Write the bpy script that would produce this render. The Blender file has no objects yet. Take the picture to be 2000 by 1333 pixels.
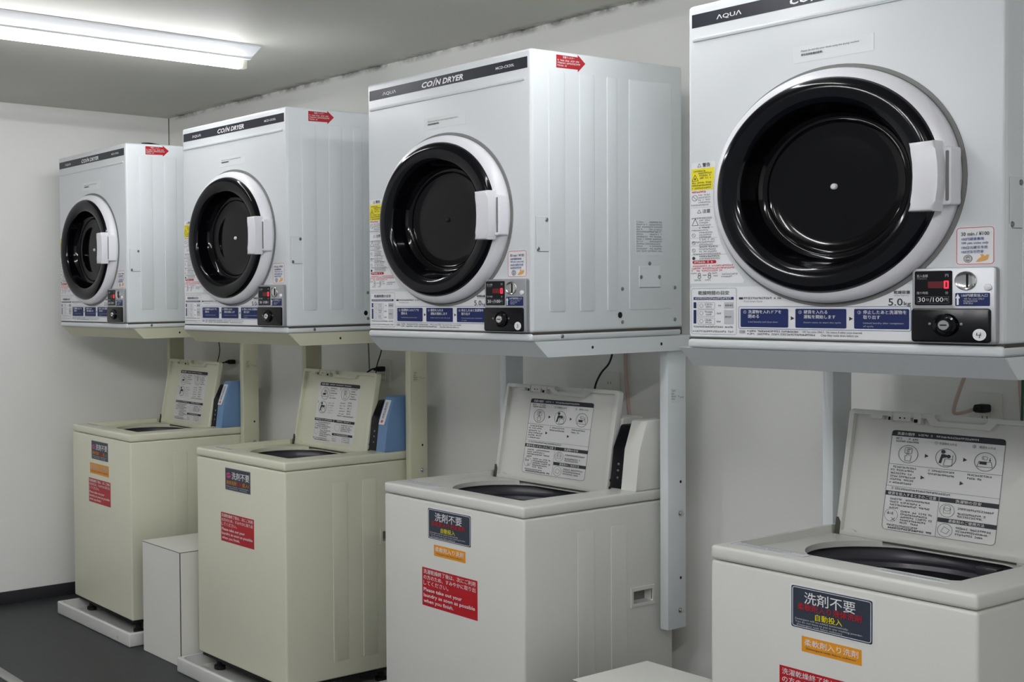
import bpy, bmesh, math, random
from mathutils import Vector, Matrix

scene = bpy.context.scene
COL = scene.collection
FZ = 1.325                      # height of the dryer shelves above the floor

# ------------------------------------------------------------------ camera
def setup_camera():
    yaw, pitch, roll = (math.radians(a) for a in (60.8319, -1.4435, -0.8114))
    fwd = Vector((-math.sin(yaw) * math.cos(pitch), math.cos(yaw) * math.cos(pitch), math.sin(pitch)))
    right = Vector((math.cos(yaw), math.sin(yaw), 0))
    up = right.cross(fwd)
    r2 = right * math.cos(roll) + up * math.sin(roll)
    u2 = -right * math.sin(roll) + up * math.cos(roll)
    cam = bpy.data.cameras.new('camera')
    cam.sensor_fit = 'HORIZONTAL'
    cam.sensor_width = 36.0
    cam.lens = 2323.1901 / 2000 * 36.0
    cam.shift_x = 835.5875 / 2000
    cam.shift_y = -28.2579 / 2000
    cam.clip_start = 0.05
    ob = bpy.data.objects.new('camera', cam)
    m = Matrix((r2, u2, -fwd)).transposed().to_4x4()
    m.translation = Vector((3.8233, -2.5665, 0.136 + FZ))
    ob.matrix_world = m
    COL.objects.link(ob)
    scene.camera = ob
setup_camera()

# ------------------------------------------------------------------ world, exposure
world = bpy.data.worlds.new('world')
scene.world = world
world.use_nodes = True
world.node_tree.nodes['Background'].inputs[0].default_value = (0.94, 0.97, 1.0, 1)
world.node_tree.nodes['Background'].inputs[1].default_value = 0.32
vs = scene.view_settings
vs.view_transform = 'Standard'
vs.look = 'None'
vs.gamma = 1.0
vs.use_curve_mapping = False
vs.exposure = 0.0
scene.cycles.diffuse_bounces = 8
scene.cycles.max_bounces = 12
TUBE_STRENGTH = 34.0

# ------------------------------------------------------------------ materials
def srgb(r, g, b):
    f = lambda c: c / 12.92 if c <= 0.04045 else ((c + 0.055) / 1.055) ** 2.4
    return (f(r / 255), f(g / 255), f(b / 255), 1)

def mat(name, col, rough=0.5, metal=0.0, vary=0.03, scale=6.0, bump=0.0, bscale=40.0, coat=0.0, spec=0.5):
    m = bpy.data.materials.new(name)
    m.use_nodes = True
    nt = m.node_tree
    b = nt.nodes['Principled BSDF']
    b.inputs['Roughness'].default_value = rough
    b.inputs['Metallic'].default_value = metal
    b.inputs['Specular IOR Level'].default_value = spec
    if coat:
        b.inputs['Coat Weight'].default_value = coat
        b.inputs['Coat Roughness'].default_value = 0.08
    tc = nt.nodes.new('ShaderNodeTexCoord')
    n = nt.nodes.new('ShaderNodeTexNoise')
    n.inputs['Scale'].default_value = scale
    n.inputs['Detail'].default_value = 3
    nt.links.new(tc.outputs['Object'], n.inputs['Vector'])
    mix = nt.nodes.new('ShaderNodeMix')
    mix.data_type = 'RGBA'
    mix.inputs[6].default_value = tuple(c * (1 - vary) for c in col[:3]) + (1,)
    mix.inputs[7].default_value = tuple(min(1, c * (1 + vary)) for c in col[:3]) + (1,)
    nt.links.new(n.outputs['Fac'], mix.inputs[0])
    nt.links.new(mix.outputs[2], b.inputs['Base Color'])
    if bump:
        n2 = nt.nodes.new('ShaderNodeTexNoise')
        n2.inputs['Scale'].default_value = bscale
        n2.inputs['Detail'].default_value = 2
        nt.links.new(tc.outputs['Object'], n2.inputs['Vector'])
        bp = nt.nodes.new('ShaderNodeBump')
        bp.inputs['Strength'].default_value = bump
        bp.inputs['Distance'].default_value = 0.01
        nt.links.new(n2.outputs['Fac'], bp.inputs['Height'])
        nt.links.new(bp.outputs['Normal'], b.inputs['Normal'])
    return m

def emit(name, col, strength):
    m = bpy.data.materials.new(name)
    m.use_nodes = True
    b = m.node_tree.nodes['Principled BSDF']
    b.inputs['Base Color'].default_value = col
    b.inputs['Emission Color'].default_value = col
    b.inputs['Emission Strength'].default_value = strength
    return m

M = {}
M['white'] = mat('white_enamel', srgb(214, 218, 221), 0.33, vary=0.012, bump=0.02, bscale=60)
M['white_side'] = mat('white_enamel_lightened', srgb(230, 235, 238), 0.36, vary=0.012, bump=0.03, bscale=9)  # flank light put into the colour: paler than the front enamel
M['cream'] = mat('cream_enamel', srgb(222, 222, 202), 0.33, vary=0.015, bump=0.02, bscale=9)
M['washer_white'] = mat('washer_white_enamel', srgb(218, 218, 213), 0.33, vary=0.012, bump=0.02, bscale=9)
M['ring_white'] = mat('ring_white_plastic', srgb(228, 228, 234), 0.3, vary=0.01)
M['stand_grey'] = mat('stand_grey_paint', srgb(222, 227, 230), 0.42, vary=0.012)
M['stand_cream'] = mat('stand_cream_paint', srgb(205, 204, 180), 0.42, vary=0.015)
M['bezel'] = mat('gloss_black_plastic', srgb(7, 8, 14), 0.10, vary=0.02, spec=0.30)
M['bowl'] = mat('smoked_black_window', srgb(5, 5, 8), 0.08, vary=0.02, spec=0.28)
M['gasket'] = mat('grey_gasket', srgb(120, 121, 120), 0.6)
M['charcoal'] = mat('charcoal_print', srgb(40, 43, 52), 0.3, vary=0.02, spec=0.4)
M['black'] = mat('black_plastic', srgb(11, 11, 16), 0.22, spec=0.3)
M['dull_black'] = mat('dull_black_rubber', srgb(20, 20, 22), 0.7)
M['hole'] = mat('dark_hole', srgb(10, 10, 10), 0.9)
M['tub'] = mat('dark_tub_plastic', srgb(58, 58, 66), 0.35)
M['tub_deep'] = mat('dark_steel_drum', srgb(24, 24, 28), 0.4)
M['alu'] = mat('brushed_aluminium', srgb(176, 178, 182), 0.38, metal=0.75, vary=0.03, scale=60)
M['chrome'] = mat('chrome', srgb(205, 205, 205), 0.18, metal=0.95)
M['screw'] = mat('zinc_screw', srgb(150, 150, 150), 0.3, metal=0.9)
M['ink'] = mat('dark_ink', srgb(38, 40, 50), 0.5)
M['grey_ink'] = mat('grey_ink', srgb(120, 122, 128), 0.5)
M['light_ink'] = mat('pale_grey_ink', srgb(190, 192, 198), 0.5)
M['paper'] = mat('label_white', srgb(232, 233, 236), 0.4, vary=0.01)
M['white_ink'] = mat('white_ink', srgb(236, 236, 238), 0.45, vary=0.005)
M['navy'] = mat('navy_print', srgb(25, 39, 92), 0.45, vary=0.02, spec=0.3)
M['blue_ink'] = mat('blue_ink', srgb(70, 88, 150), 0.5)
M['yellow'] = mat('yellow_print', srgb(238, 224, 40), 0.4, vary=0.02)
M['red'] = mat('red_print', srgb(180, 28, 40), 0.4, vary=0.02)
M['washer_red'] = mat('washer_red_sticker', srgb(180, 26, 36), 0.35, vary=0.02)
M['red_ink'] = mat('red_ink', srgb(200, 60, 75), 0.5)
M['pink_edge'] = mat('pink_red_edge', srgb(205, 92, 104), 0.5)
M['slate'] = mat('slate_sticker', srgb(50, 58, 72), 0.35, vary=0.02)
M['orange'] = mat('orange_sticker', srgb(228, 152, 34), 0.4, vary=0.02)
M['orange_ink'] = mat('orange_ink', srgb(224, 150, 40), 0.5)
M['skin_print'] = mat('tan_print', srgb(222, 170, 96), 0.5)
M['pink_icon'] = mat('magenta_print', srgb(196, 70, 130), 0.5)
M['blue_box'] = mat('sky_blue_paint', srgb(110, 144, 186), 0.4, vary=0.02)
M['pan'] = mat('white_pan_plastic', srgb(212, 212, 210), 0.35, vary=0.02)
M['box_white'] = mat('white_laminate', srgb(226, 226, 220), 0.45, vary=0.01)
M['seam'] = mat('dark_seam', srgb(70, 68, 62), 0.7)
M['lid_inner'] = mat('lid_grey_white', srgb(206, 206, 203), 0.4, vary=0.01)
M['lid_label'] = mat('lid_label_film', srgb(230, 230, 229), 0.4, vary=0.005)
M['outlet'] = mat('outlet_plastic', srgb(222, 222, 216), 0.4, vary=0.01)
M['hose'] = mat('pinkish_cable', srgb(196, 172, 164), 0.5)
M['green_wire'] = mat('green_wire', srgb(40, 84, 66), 0.5)
M['fixture'] = mat('white_fixture_enamel', srgb(232, 234, 238), 0.4, vary=0.01)
M['socket'] = mat('lamp_socket', srgb(226, 222, 210), 0.5, vary=0.01)
M['tube'] = emit('fluorescent_tube', (1.0, 1.0, 1.0, 1), TUBE_STRENGTH)
M['tube_fill'] = emit('added_fill_tube', (1.0, 1.0, 1.0, 1), TUBE_STRENGTH * 3.0)  # tube of the unseen fixtures added as fill, strength set to match brightness
M['tube_fill_strong'] = emit('added_strong_fill_tube', (1.0, 1.0, 1.0, 1), TUBE_STRENGTH * 5.2)  # stronger tube for the added fill fixture on the camera side
M['led'] = emit('red_led', (1.0, 0.02, 0.05, 1), 1.6)
M['led_dim'] = mat('red_led_glow', srgb(96, 8, 20), 0.3)
M['tape'] = mat('clear_tape', srgb(222, 225, 227), 0.3, vary=0.01)

def wall_material(name, col, top, stain, bump=0.25, wave=1.3):
    m = bpy.data.materials.new(name)
    m.use_nodes = True
    nt = m.node_tree
    L = nt.links.new
    b = nt.nodes['Principled BSDF']
    b.inputs['Roughness'].default_value = 0.6
    b.inputs['Specular IOR Level'].default_value = 0.25
    g = nt.nodes.new('ShaderNodeNewGeometry')
    n1 = nt.nodes.new('ShaderNodeTexNoise')
    n1.inputs['Scale'].default_value = 2.2
    n1.inputs['Detail'].default_value = 5
    L(g.outputs['Position'], n1.inputs['Vector'])
    mix = nt.nodes.new('ShaderNodeMix')
    mix.data_type = 'RGBA'
    mix.inputs[6].default_value = tuple(c * 0.95 for c in col[:3]) + (1,)
    mix.inputs[7].default_value = tuple(min(1, c * 1.04) for c in col[:3]) + (1,)
    L(n1.outputs['Fac'], mix.inputs[0])
    out = mix.outputs[2]
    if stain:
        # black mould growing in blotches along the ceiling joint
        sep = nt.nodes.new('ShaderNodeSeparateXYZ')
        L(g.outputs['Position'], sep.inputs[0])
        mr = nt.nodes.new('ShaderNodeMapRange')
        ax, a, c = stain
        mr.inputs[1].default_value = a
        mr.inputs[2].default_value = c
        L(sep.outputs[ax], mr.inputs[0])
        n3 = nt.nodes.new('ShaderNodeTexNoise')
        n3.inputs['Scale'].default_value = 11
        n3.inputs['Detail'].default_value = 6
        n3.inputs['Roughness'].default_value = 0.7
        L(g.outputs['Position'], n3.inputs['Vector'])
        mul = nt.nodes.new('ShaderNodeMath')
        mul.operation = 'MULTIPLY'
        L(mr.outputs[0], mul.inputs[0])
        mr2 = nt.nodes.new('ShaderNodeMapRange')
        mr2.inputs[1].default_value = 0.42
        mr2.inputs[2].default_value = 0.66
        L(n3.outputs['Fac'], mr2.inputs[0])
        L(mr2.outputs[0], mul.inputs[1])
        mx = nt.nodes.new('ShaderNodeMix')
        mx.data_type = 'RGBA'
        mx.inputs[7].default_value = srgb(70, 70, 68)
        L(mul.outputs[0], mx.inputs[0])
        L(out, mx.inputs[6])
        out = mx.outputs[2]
    L(out, b.inputs['Base Color'])
    n2 = nt.nodes.new('ShaderNodeTexNoise')
    n2.inputs['Scale'].default_value = wave
    n2.inputs['Detail'].default_value = 2
    L(g.outputs['Position'], n2.inputs['Vector'])
    n4 = nt.nodes.new('ShaderNodeTexNoise')
    n4.inputs['Scale'].default_value = 90
    L(g.outputs['Position'], n4.inputs['Vector'])
    add = nt.nodes.new('ShaderNodeMath')
    add.operation = 'MULTIPLY_ADD'
    add.inputs[1].default_value = 0.03
    L(n4.outputs['Fac'], add.inputs[0])
    L(n2.outputs['Fac'], add.inputs[2])
    bp = nt.nodes.new('ShaderNodeBump')
    bp.inputs['Strength'].default_value = bump
    bp.inputs['Distance'].default_value = 0.05
    L(add.outputs[0], bp.inputs['Height'])
    L(bp.outputs['Normal'], b.inputs['Normal'])
    return m

CEIL = 2.365
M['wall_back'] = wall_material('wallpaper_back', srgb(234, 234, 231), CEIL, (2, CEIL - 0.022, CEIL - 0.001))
M['wall_left'] = wall_material('wallpaper_end', srgb(238, 238, 236), CEIL, None)
M['wall_plain'] = wall_material('wallpaper_plain', srgb(232, 232, 230), CEIL, None)
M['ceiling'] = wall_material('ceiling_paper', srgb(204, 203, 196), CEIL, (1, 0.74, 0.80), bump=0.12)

def floor_material():
    m = mat('charcoal_vinyl_floor', srgb(48, 50, 53), 0.5, vary=0.18, scale=9, bump=0.05, bscale=120)
    return m
M['floor'] = floor_material()
M['base'] = mat('dark_baseboard', srgb(46, 46, 50), 0.5)
M['strip'] = mat('grey_metal_strip', srgb(170, 170, 166), 0.35, metal=0.4)

# ------------------------------------------------------------------ mesh builder
class MB:
    def __init__(s):
        s.v, s.f, s.m, s.mats = [], [], [], []
    def mi(s, name):
        if name not in s.mats:
            s.mats.append(name)
        return s.mats.index(name)
    def add(s, verts, faces, m):
        o = len(s.v)
        k = s.mi(m)
        s.v += [tuple(v) for v in verts]
        for f in faces:
            s.f.append(tuple(i + o for i in f))
            s.m.append(k)
        return s
    def addbm(s, bm, m, mx=None):
        bm.verts.ensure_lookup_table()
        bm.verts.index_update()
        vs_ = [(mx @ v.co if mx else v.co.copy()) for v in bm.verts]
        fs = [[v.index for v in f.verts] for f in bm.faces]
        s.add(vs_, fs, m)
        bm.free()
        return s
    def box(s, x0, x1, y0, y1, z0, z1, m, bev=0.0, seg=2, mx=None):
        bm = bmesh.new()
        bmesh.ops.create_cube(bm, size=1)
        for v in bm.verts:
            v.co = Vector(((x0 + x1) / 2 + v.co.x * (x1 - x0), (y0 + y1) / 2 + v.co.y * (y1 - y0), (z0 + z1) / 2 + v.co.z * (z1 - z0)))
        if bev:
            bmesh.ops.bevel(bm, geom=list(bm.edges), offset=bev, segments=seg, profile=0.5, affect='EDGES')
        return s.addbm(bm, m, mx)
    def prism(s, pts, fr, d0, d1, m, bev=0.0, seg=2):
        """2D outline pts extruded along the frame normal from d0 to d1"""
        bm = bmesh.new()
        a = [bm.verts.new(fr.p(x, y, d0)) for x, y in pts]
        b = [bm.verts.new(fr.p(x, y, d1)) for x, y in pts]
        n = len(pts)
        bm.faces.new(a[::-1])
        top = bm.faces.new(b)
        for i in range(n):
            bm.faces.new((a[i], a[(i + 1) % n], b[(i + 1) % n], b[i]))
        if bev:
            bmesh.ops.bevel(bm, geom=list(top.edges), offset=bev, segments=seg, profile=0.5, affect='EDGES')
        bmesh.ops.recalc_face_normals(bm, faces=list(bm.faces))
        return s.addbm(bm, m)
    def lathe(s, prof, fr, m, n=96, cap=False):
        """profile [(r, d)] turned about the frame normal"""
        V, F = [], []
        for r, d in prof:
            if r < 1e-6:
                V.append(fr.p(0, 0, d))
            else:
                V += [fr.p(r * math.cos(2 * math.pi * k / n), r * math.sin(2 * math.pi * k / n), d) for k in range(n)]
        o = 0
        offs = []
        for r, d in prof:
            offs.append((o, r < 1e-6))
            o += 1 if r < 1e-6 else n
        for i in range(len(prof) - 1):
            (a, pa), (b, pb) = offs[i], offs[i + 1]
            for k in range(n):
                k2 = (k + 1) % n
                if pb:
                    F.append((a + k, a + k2, b))
                elif pa:
                    F.append((a, b + k2, b + k))
                else:
                    F.append((a + k, a + k2, b + k2, b + k))
        return s.add(V, F, m)
    def tube(s, pts, r, m, n=8, sub=5):
        P = [Vector(p) for p in pts]
        Q = []
        for i in range(len(P) - 1):
            p0, p1, p2, p3 = P[max(i - 1, 0)], P[i], P[i + 1], P[min(i + 2, len(P) - 1)]
            for k in range(sub):
                t = k / sub
                Q.append(0.5 * ((2 * p1) + (p2 - p0) * t + (2 * p0 - 5 * p1 + 4 * p2 - p3) * t * t + (3 * p1 - p0 - 3 * p2 + p3) * t ** 3))
        Q.append(P[-1])
        V, F = [], []
        ref = Vector((0.3, 0.5, 0.81))
        for i, q in enumerate(Q):
            t = (Q[min(i + 1, len(Q) - 1)] - Q[max(i - 1, 0)]).normalized()
            a = t.cross(ref).normalized()
            b = t.cross(a)
            for k in range(n):
                an = 2 * math.pi * k / n
                V.append(q + (a * math.cos(an) + b * math.sin(an)) * r)
        for i in range(len(Q) - 1):
            for k in range(n):
                F.append((i * n + k, i * n + (k + 1) % n, (i + 1) * n + (k + 1) % n, (i + 1) * n + k))
        F.append(tuple(range(n))[::-1])
        F.append(tuple((len(Q) - 1) * n + k for k in range(n)))
        return s.add(V, F, m)
    def mesh(s, name):
        me = bpy.data.meshes.new(name)
        me.from_pydata(s.v, [], s.f)
        for k in s.mats:
            me.materials.append(M[k])
        me.polygons.foreach_set('material_index', s.m)
        me.polygons.foreach_set('use_smooth', [True] * len(s.f))
        me.validate()
        me.update()
        me.set_sharp_from_angle(angle=math.radians(38))
        return me
    def build(s, name, parent=None, label=None):
        ob = bpy.data.objects.new(name, s.mesh(name))
        COL.objects.link(ob)
        if parent:
            ob.parent = parent
        if label:
            ob['label'] = label
        return ob

class Frame:
    def __init__(s, o, u, v, n):
        s.o, s.u, s.v, s.n = Vector(o), Vector(u), Vector(v), Vector(n)
    def p(s, x, y, d=0.0):
        return s.o + s.u * x + s.v * y + s.n * d

FRONT = lambda y=0.0: Frame((0, y, 0), (1, 0, 0), (0, 0, 1), (0, -1, 0))
RIGHT = lambda x: Frame((x, 0, 0), (0, 1, 0), (0, 0, 1), (1, 0, 0))
TOP = lambda z: Frame((0, 0, z), (1, 0, 0), (0, 1, 0), (0, 0, 1))

def boolean(a, cutters, mats=None):
    """mesh of builder a minus the cutter builders"""
    oa = a.build('solid')
    obs = []
    for c in cutters:
        oc = c.build('cutter')
        bm = bmesh.new()
        bm.from_mesh(oc.data)
        bmesh.ops.recalc_face_normals(bm, faces=list(bm.faces))
        bm.to_mesh(oc.data)
        bm.free()
        md = oa.modifiers.new('cut', 'BOOLEAN')
        md.operation = 'DIFFERENCE'
        md.solver = 'EXACT'
        md.object = oc
        obs.append(oc)
    dg = bpy.context.evaluated_depsgraph_get()
    me = bpy.data.meshes.new_from_object(oa.evaluated_get(dg))
    for o in obs + [oa]:
        bpy.data.objects.remove(o, do_unlink=True)
    me.polygons.foreach_set('use_smooth', [True] * len(me.polygons))
    me.set_sharp_from_angle(angle=math.radians(38))
    return me

def link_mesh(me, name, parent=None):
    me.name = name
    ob = bpy.data.objects.new(name, me)
    COL.objects.link(ob)
    if parent:
        ob.parent = parent
    return ob

# ------------------------------------------------------------------ lettering
_tc = {}
def glyphs(text, bold=0.0, shear=0.0):
    key = (text, bold, shear)
    if key not in _tc:
        c = bpy.data.curves.new('lettering', 'FONT')
        c.body = text
        c.resolution_u = 2
        c.offset = bold
        c.shear = shear
        o = bpy.data.objects.new('lettering', c)
        COL.objects.link(o)
        dg = bpy.context.evaluated_depsgraph_get()
        dg.update()
        e = o.evaluated_get(dg)
        me = e.to_mesh()
        V = [(v.co.x, v.co.y) for v in me.vertices]
        F = [tuple(p.vertices) for p in me.polygons]
        e.to_mesh_clear()
        bpy.data.objects.remove(o, do_unlink=True)
        bpy.data.curves.remove(c)
        _tc[key] = (V, F)
    return _tc[key]

class Print:
    """flat printing on a surface: shapes in metres on a frame, stacked in thin layers"""
    T = 0.00035
    def __init__(s, fr, mb=None):
        s.fr, s.mb = fr, mb or MB()
    def _d(s, layer):
        return s.T * layer
    def poly(s, pts, m, layer=2):
        d = s._d(layer)
        s.mb.add([s.fr.p(x, y, d) for x, y in pts], [tuple(range(len(pts)))], m)
        return s
    def rect(s, x0, x1, y0, y1, m, layer=2):
        return s.poly([(x0, y0), (x1, y0), (x1, y1), (x0, y1)], m, layer)
    @staticmethod
    def rr(x0, x1, y0, y1, r, n=5):
        P = []
        for cx, cy, a in ((x1 - r, y1 - r, 0), (x0 + r, y1 - r, 90), (x0 + r, y0 + r, 180), (x1 - r, y0 + r, 270)):
            for k in range(n + 1):
                t = math.radians(a + 90 * k / n)
                P.append((cx + r * math.cos(t), cy + r * math.sin(t)))
        return P
    def rrect(s, x0, x1, y0, y1, r, m, layer=2):
        return s.poly(s.rr(x0, x1, y0, y1, r), m, layer)
    def base(s, x0, x1, y0, y1, r, m, th=0.0005):
        """the sticker itself: a thin solid sheet"""
        s.mb.prism(s.rr(x0, x1, y0, y1, r), s.fr, -0.0004, th, m)
        return s
    def line(s, x0, y0, x1, y1, w, m, layer=3):
        dx, dy = x1 - x0, y1 - y0
        l = math.hypot(dx, dy) or 1
        nx, ny = -dy / l * w / 2, dx / l * w / 2
        return s.poly([(x0 - nx, y0 - ny), (x1 - nx, y1 - ny), (x1 + nx, y1 + ny), (x0 + nx, y0 + ny)], m, layer)
    def outline(s, pts, w, m, layer=3):
        n = len(pts)
        for i in range(n):
            a, b = pts[i], pts[(i + 1) % n]
            s.line(a[0], a[1], b[0], b[1], w, m, layer)
        return s
    def circle(s, cx, cy, r, m, layer=3, n=28, ry=None):
        ry = ry or r
        return s.poly([(cx + r * math.cos(2 * math.pi * k / n), cy + ry * math.sin(2 * math.pi * k / n)) for k in range(n)], m, layer)
    def ring(s, cx, cy, r, w, m, layer=3, n=28):
        d = s._d(layer)
        V, F = [], []
        for k in range(n):
            c, q = math.cos(2 * math.pi * k / n), math.sin(2 * math.pi * k / n)
            V += [s.fr.p(cx + r * c, cy + r * q, d), s.fr.p(cx + (r - w) * c, cy + (r - w) * q, d)]
            k2 = (k + 1) % n
            F.append((2 * k, 2 * k2, 2 * k2 + 1, 2 * k + 1))
        s.mb.add(V, F, m)
        return s
    def tri(s, x, y, h, m, layer=3):
        return s.poly([(x, y - h / 2), (x + h * 0.85, y), (x, y + h / 2)], m, layer)
    def text(s, t, x, y, m, w=None, h=None, layer=4, bold=0.0, shear=0.0, anchor='l', rot=0.0):
        """lower left corner (or centre) at x, y; scaled to width w and / or height h"""
        cjk = bold and any(ord(ch) > 0x2E00 for ch in t)
        if cjk:
            # heavier strokes for the larger scripts: the line is set three times, nudged sideways
            h0 = (h or w / max(1, len(t))) * bold * 0.55
            for q_, (dx, dy) in enumerate(((-h0, 0), (h0, 0), (0, h0))):
                s.text(t, x + dx, y + dy, m, w, h, layer + 0.3 * (q_ + 1), 0.0, shear, anchor, rot)
        V, F = glyphs(t, 0.0 if cjk else bold, shear)
        xs = [v[0] for v in V]
        ys = [v[1] for v in V]
        W0, H0 = max(xs) - min(xs), max(ys) - min(ys)
        sx = w / W0 if w else None
        sy = h / H0 if h else None
        sx = sx or sy
        sy = sy or sx
        ox = -min(xs) * sx
        if anchor == 'c':
            ox -= W0 * sx / 2
        elif anchor == 'r':
            ox -= W0 * sx
        oy = -min(ys) * sy - (H0 * sy / 2 if anchor == 'c' else 0)
        d = s._d(layer)
        c, q = math.cos(rot), math.sin(rot)
        P = []
        for a, b in V:
            a, b = a * sx + ox, b * sy + oy
            P.append(s.fr.p(x + a * c - b * q, y + a * q + b * c, d))
        s.mb.add(P, F, m)
        return s
    def fine(s, x0, x1, y, h, m, seed=0, layer=4, dense=1.0):
        """a line of print too small to read: little strokes"""
        rnd = random.Random(seed * 7919 + int(x0 * 1e4) + int(y * 1e5))
        x = x0
        t = h * 0.17 * dense
        while x < x1 - h * 0.5:
            cw = h * rnd.choice((0.55, 0.75, 0.85, 0.85))
            if x + cw > x1:
                break
            if rnd.random() > 0.07:
                for yy in rnd.sample((0.1, 0.45, 0.8), 2):
                    s.rect(x, x + cw, y + yy * h, y + yy * h + t, m, layer)
                xx = x + cw * rnd.choice((0.1, 0.4, 0.7))
                s.rect(xx, xx + t, y, y + h, m, layer)
            x += cw + h * 0.16
        return s
    def build(s, name, parent, label=None):
        return s.mb.build(name, parent, label)

# ------------------------------------------------------------------ things
def tag(o, label, cat, group=None):
    o['label'] = label
    o['category'] = cat
    if group:
        o['group'] = group
    return o

def thing(name, label, cat, loc=(0, 0, 0), rz=0.0, group=None):
    o = bpy.data.objects.new(name, None)
    o.empty_display_size = 0.1
    COL.objects.link(o)
    o.location = loc
    o.rotation_euler = (0, 0, rz)
    return tag(o, label, cat, group)

def struct(ob):
    ob['kind'] = 'structure'
    return ob

def copy_tree(o, parent=None, skip=()):
    c = o.copy()
    COL.objects.link(c)
    c.parent = parent
    for ch in list(o.children):
        if ch.get('only'):
            continue
        copy_tree(ch, c)
    return c

# ------------------------------------------------------------------ the room
X0, X1, Y0, Y1 = -1.29, 5.4, -3.6, 0.80
SL = 0.022                                             # the ceiling rises a little away from the back wall
CZ = lambda y: CEIL + SL * (Y1 - y)

def room():
    HT = CZ(Y0) + 0.3
    b = MB().box(X0 - 0.1, X1 + 0.1, Y0 - 0.1, Y1 + 0.1, -0.1, 0, 'floor')
    struct(b.build('floor'))
    b = MB()
    V = [(X0 - .1, Y0 - .1, CZ(Y0 - .1)), (X1 + .1, Y0 - .1, CZ(Y0 - .1)), (X1 + .1, Y1 + .1, CZ(Y1 + .1)), (X0 - .1, Y1 + .1, CZ(Y1 + .1))]
    V += [(x, y, z + 0.1) for x, y, z in V]
    b.add(V, [(0, 1, 2, 3), (7, 6, 5, 4), (0, 4, 5, 1), (1, 5, 6, 2), (2, 6, 7, 3), (3, 7, 4, 0)], 'ceiling')
    struct(b.build('ceiling'))
    def wall(name, x0, x1, y0, y1, m):
        V = [(x0, y0, 0), (x1, y0, 0), (x1, y1, 0), (x0, y1, 0)]
        V += [(x, y, CZ(y)) for x, y, z in V]
        struct(MB().add(V, [(3, 2, 1, 0), (4, 5, 6, 7), (0, 1, 5, 4), (1, 2, 6, 5), (2, 3, 7, 6), (3, 0, 4, 7)], m).build(name))
    wall('wall_right', X1, X1 + 0.1, Y0 - .1, Y1 + .1, 'wall_plain')
    wall('wall_back', X0, X1, Y1, Y1 + 0.1, 'wall_back')
    wall('wall_left', X0 - 0.1, X0, Y0 - .1, Y1 + .1, 'wall_left')
    struct(MB().box(X0, X0 + 0.007, Y0, Y1 - 0.007, 0, 0.06, 'base', 0.002).build('baseboard_left'))
    struct(MB().box(X0, X1, Y1 - 0.007, Y1, 0, 0.06, 'base', 0.002).build('baseboard_back'))
    # the dark open joint in the corner
    struct(MB().box(X0, X0 + 0.0022, Y1 - 0.003, Y1, 0.06, CEIL, 'seam').build('trim_1'))
    # metal edging set in the floor, running parallel to the row
    struct(MB().box(X0 + 0.007, X1, -0.655, -0.604, 0, 0.006, 'strip', 0.002).build('trim_2'))
room()

# ------------------------------------------------------------------ fluorescent fixtures
def make_fixture(tube_mat):
    t = thing('fluorescent_light', '', 'ceiling light', (0, 0, 0))
    L = 1.25
    b = MB()
    fr = Frame((0, 0, 0), (1, 0, 0), (0, 0, 1), (0, -1, 0))
    prof = [(-0.092, 0), (0.092, 0), (0.092, -0.006), (0.084, -0.010), (0.030, -0.036), (0.030, -0.040), (-0.030, -0.040), (-0.030, -0.036), (-0.084, -0.010), (-0.092, -0.006)]
    b.prism(prof, fr, 0, L, 'fixture')
    b.build('housing', t)
    for y in (-0.016, -L + 0.016):
        b = MB()
        b.box(-0.015, 0.015, y - 0.012, y + 0.012, -0.072, -0.036, 'socket', 0.004)
        b.build('lamp_socket', t)
    b = MB()
    b.lathe([(0, 0.028), (0.011, 0.028), (0.0150, 0.034), (0.0150, L - 0.034), (0.011, L - 0.028), (0, L - 0.028)], Frame((0, 0, -0.0585), (1, 0, 0), (0, 0, 1), (0, -1, 0)), tube_mat, 20)
    b.build('tube', t)
    return t

fix = make_fixture('tube')
fix_fill = make_fixture('tube_fill')
fix_fill_strong = make_fixture('tube_fill_strong')
def place_fixture(o, x, y, label):
    o.location = (x, y, CZ(y))
    o.rotation_euler = (-math.atan(SL), 0, 0)
    tag(o, label, 'ceiling light', 'fluorescent lights on the ceiling')
place_fixture(fix, 0.20, 0.17, 'white bare tube fluorescent light on the ceiling at the left of the photo')
FIXTURES = [(2.02, 0.17), (1.3, -2.2), (1.95, -2.2), (2.65, -2.2), (3.6, -1.5)]  # first one inferred from shadows, the rest unseen and added as fill light
for i, (x, y) in enumerate(FIXTURES):
    src = (fix, fix_fill, fix_fill, fix_fill, fix_fill_strong)[i]
    c = src if i in (1, 4) else copy_tree(src)
    place_fixture(c, x, y, 'unseen bare tube fluorescent light on the ceiling, outside the view')

# ------------------------------------------------------------------ dryers
DW, DD, DH = 0.62, 0.6326, 0.7744
SEAM = 0.0205
CX, CZD = 0.3117, 0.3409

def screw_part(fr, x, y, parent, r=0.0055):
    f = Frame(fr.p(x, y, 0), fr.u, fr.v, fr.n)
    b = MB().lathe([(r, -0.001), (r, 0.0012), (r * 0.75, 0.0026), (0, 0.003)], f, 'screw', 14)
    b.box(-r * .7, r * .7, -r * .12, r * .12, 0.0028, 0.0033, 'hole', mx=Matrix((f.u, f.v, f.n)).transposed().to_4x4() if False else None) if False else None
    return b.build('screw', parent)

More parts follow.
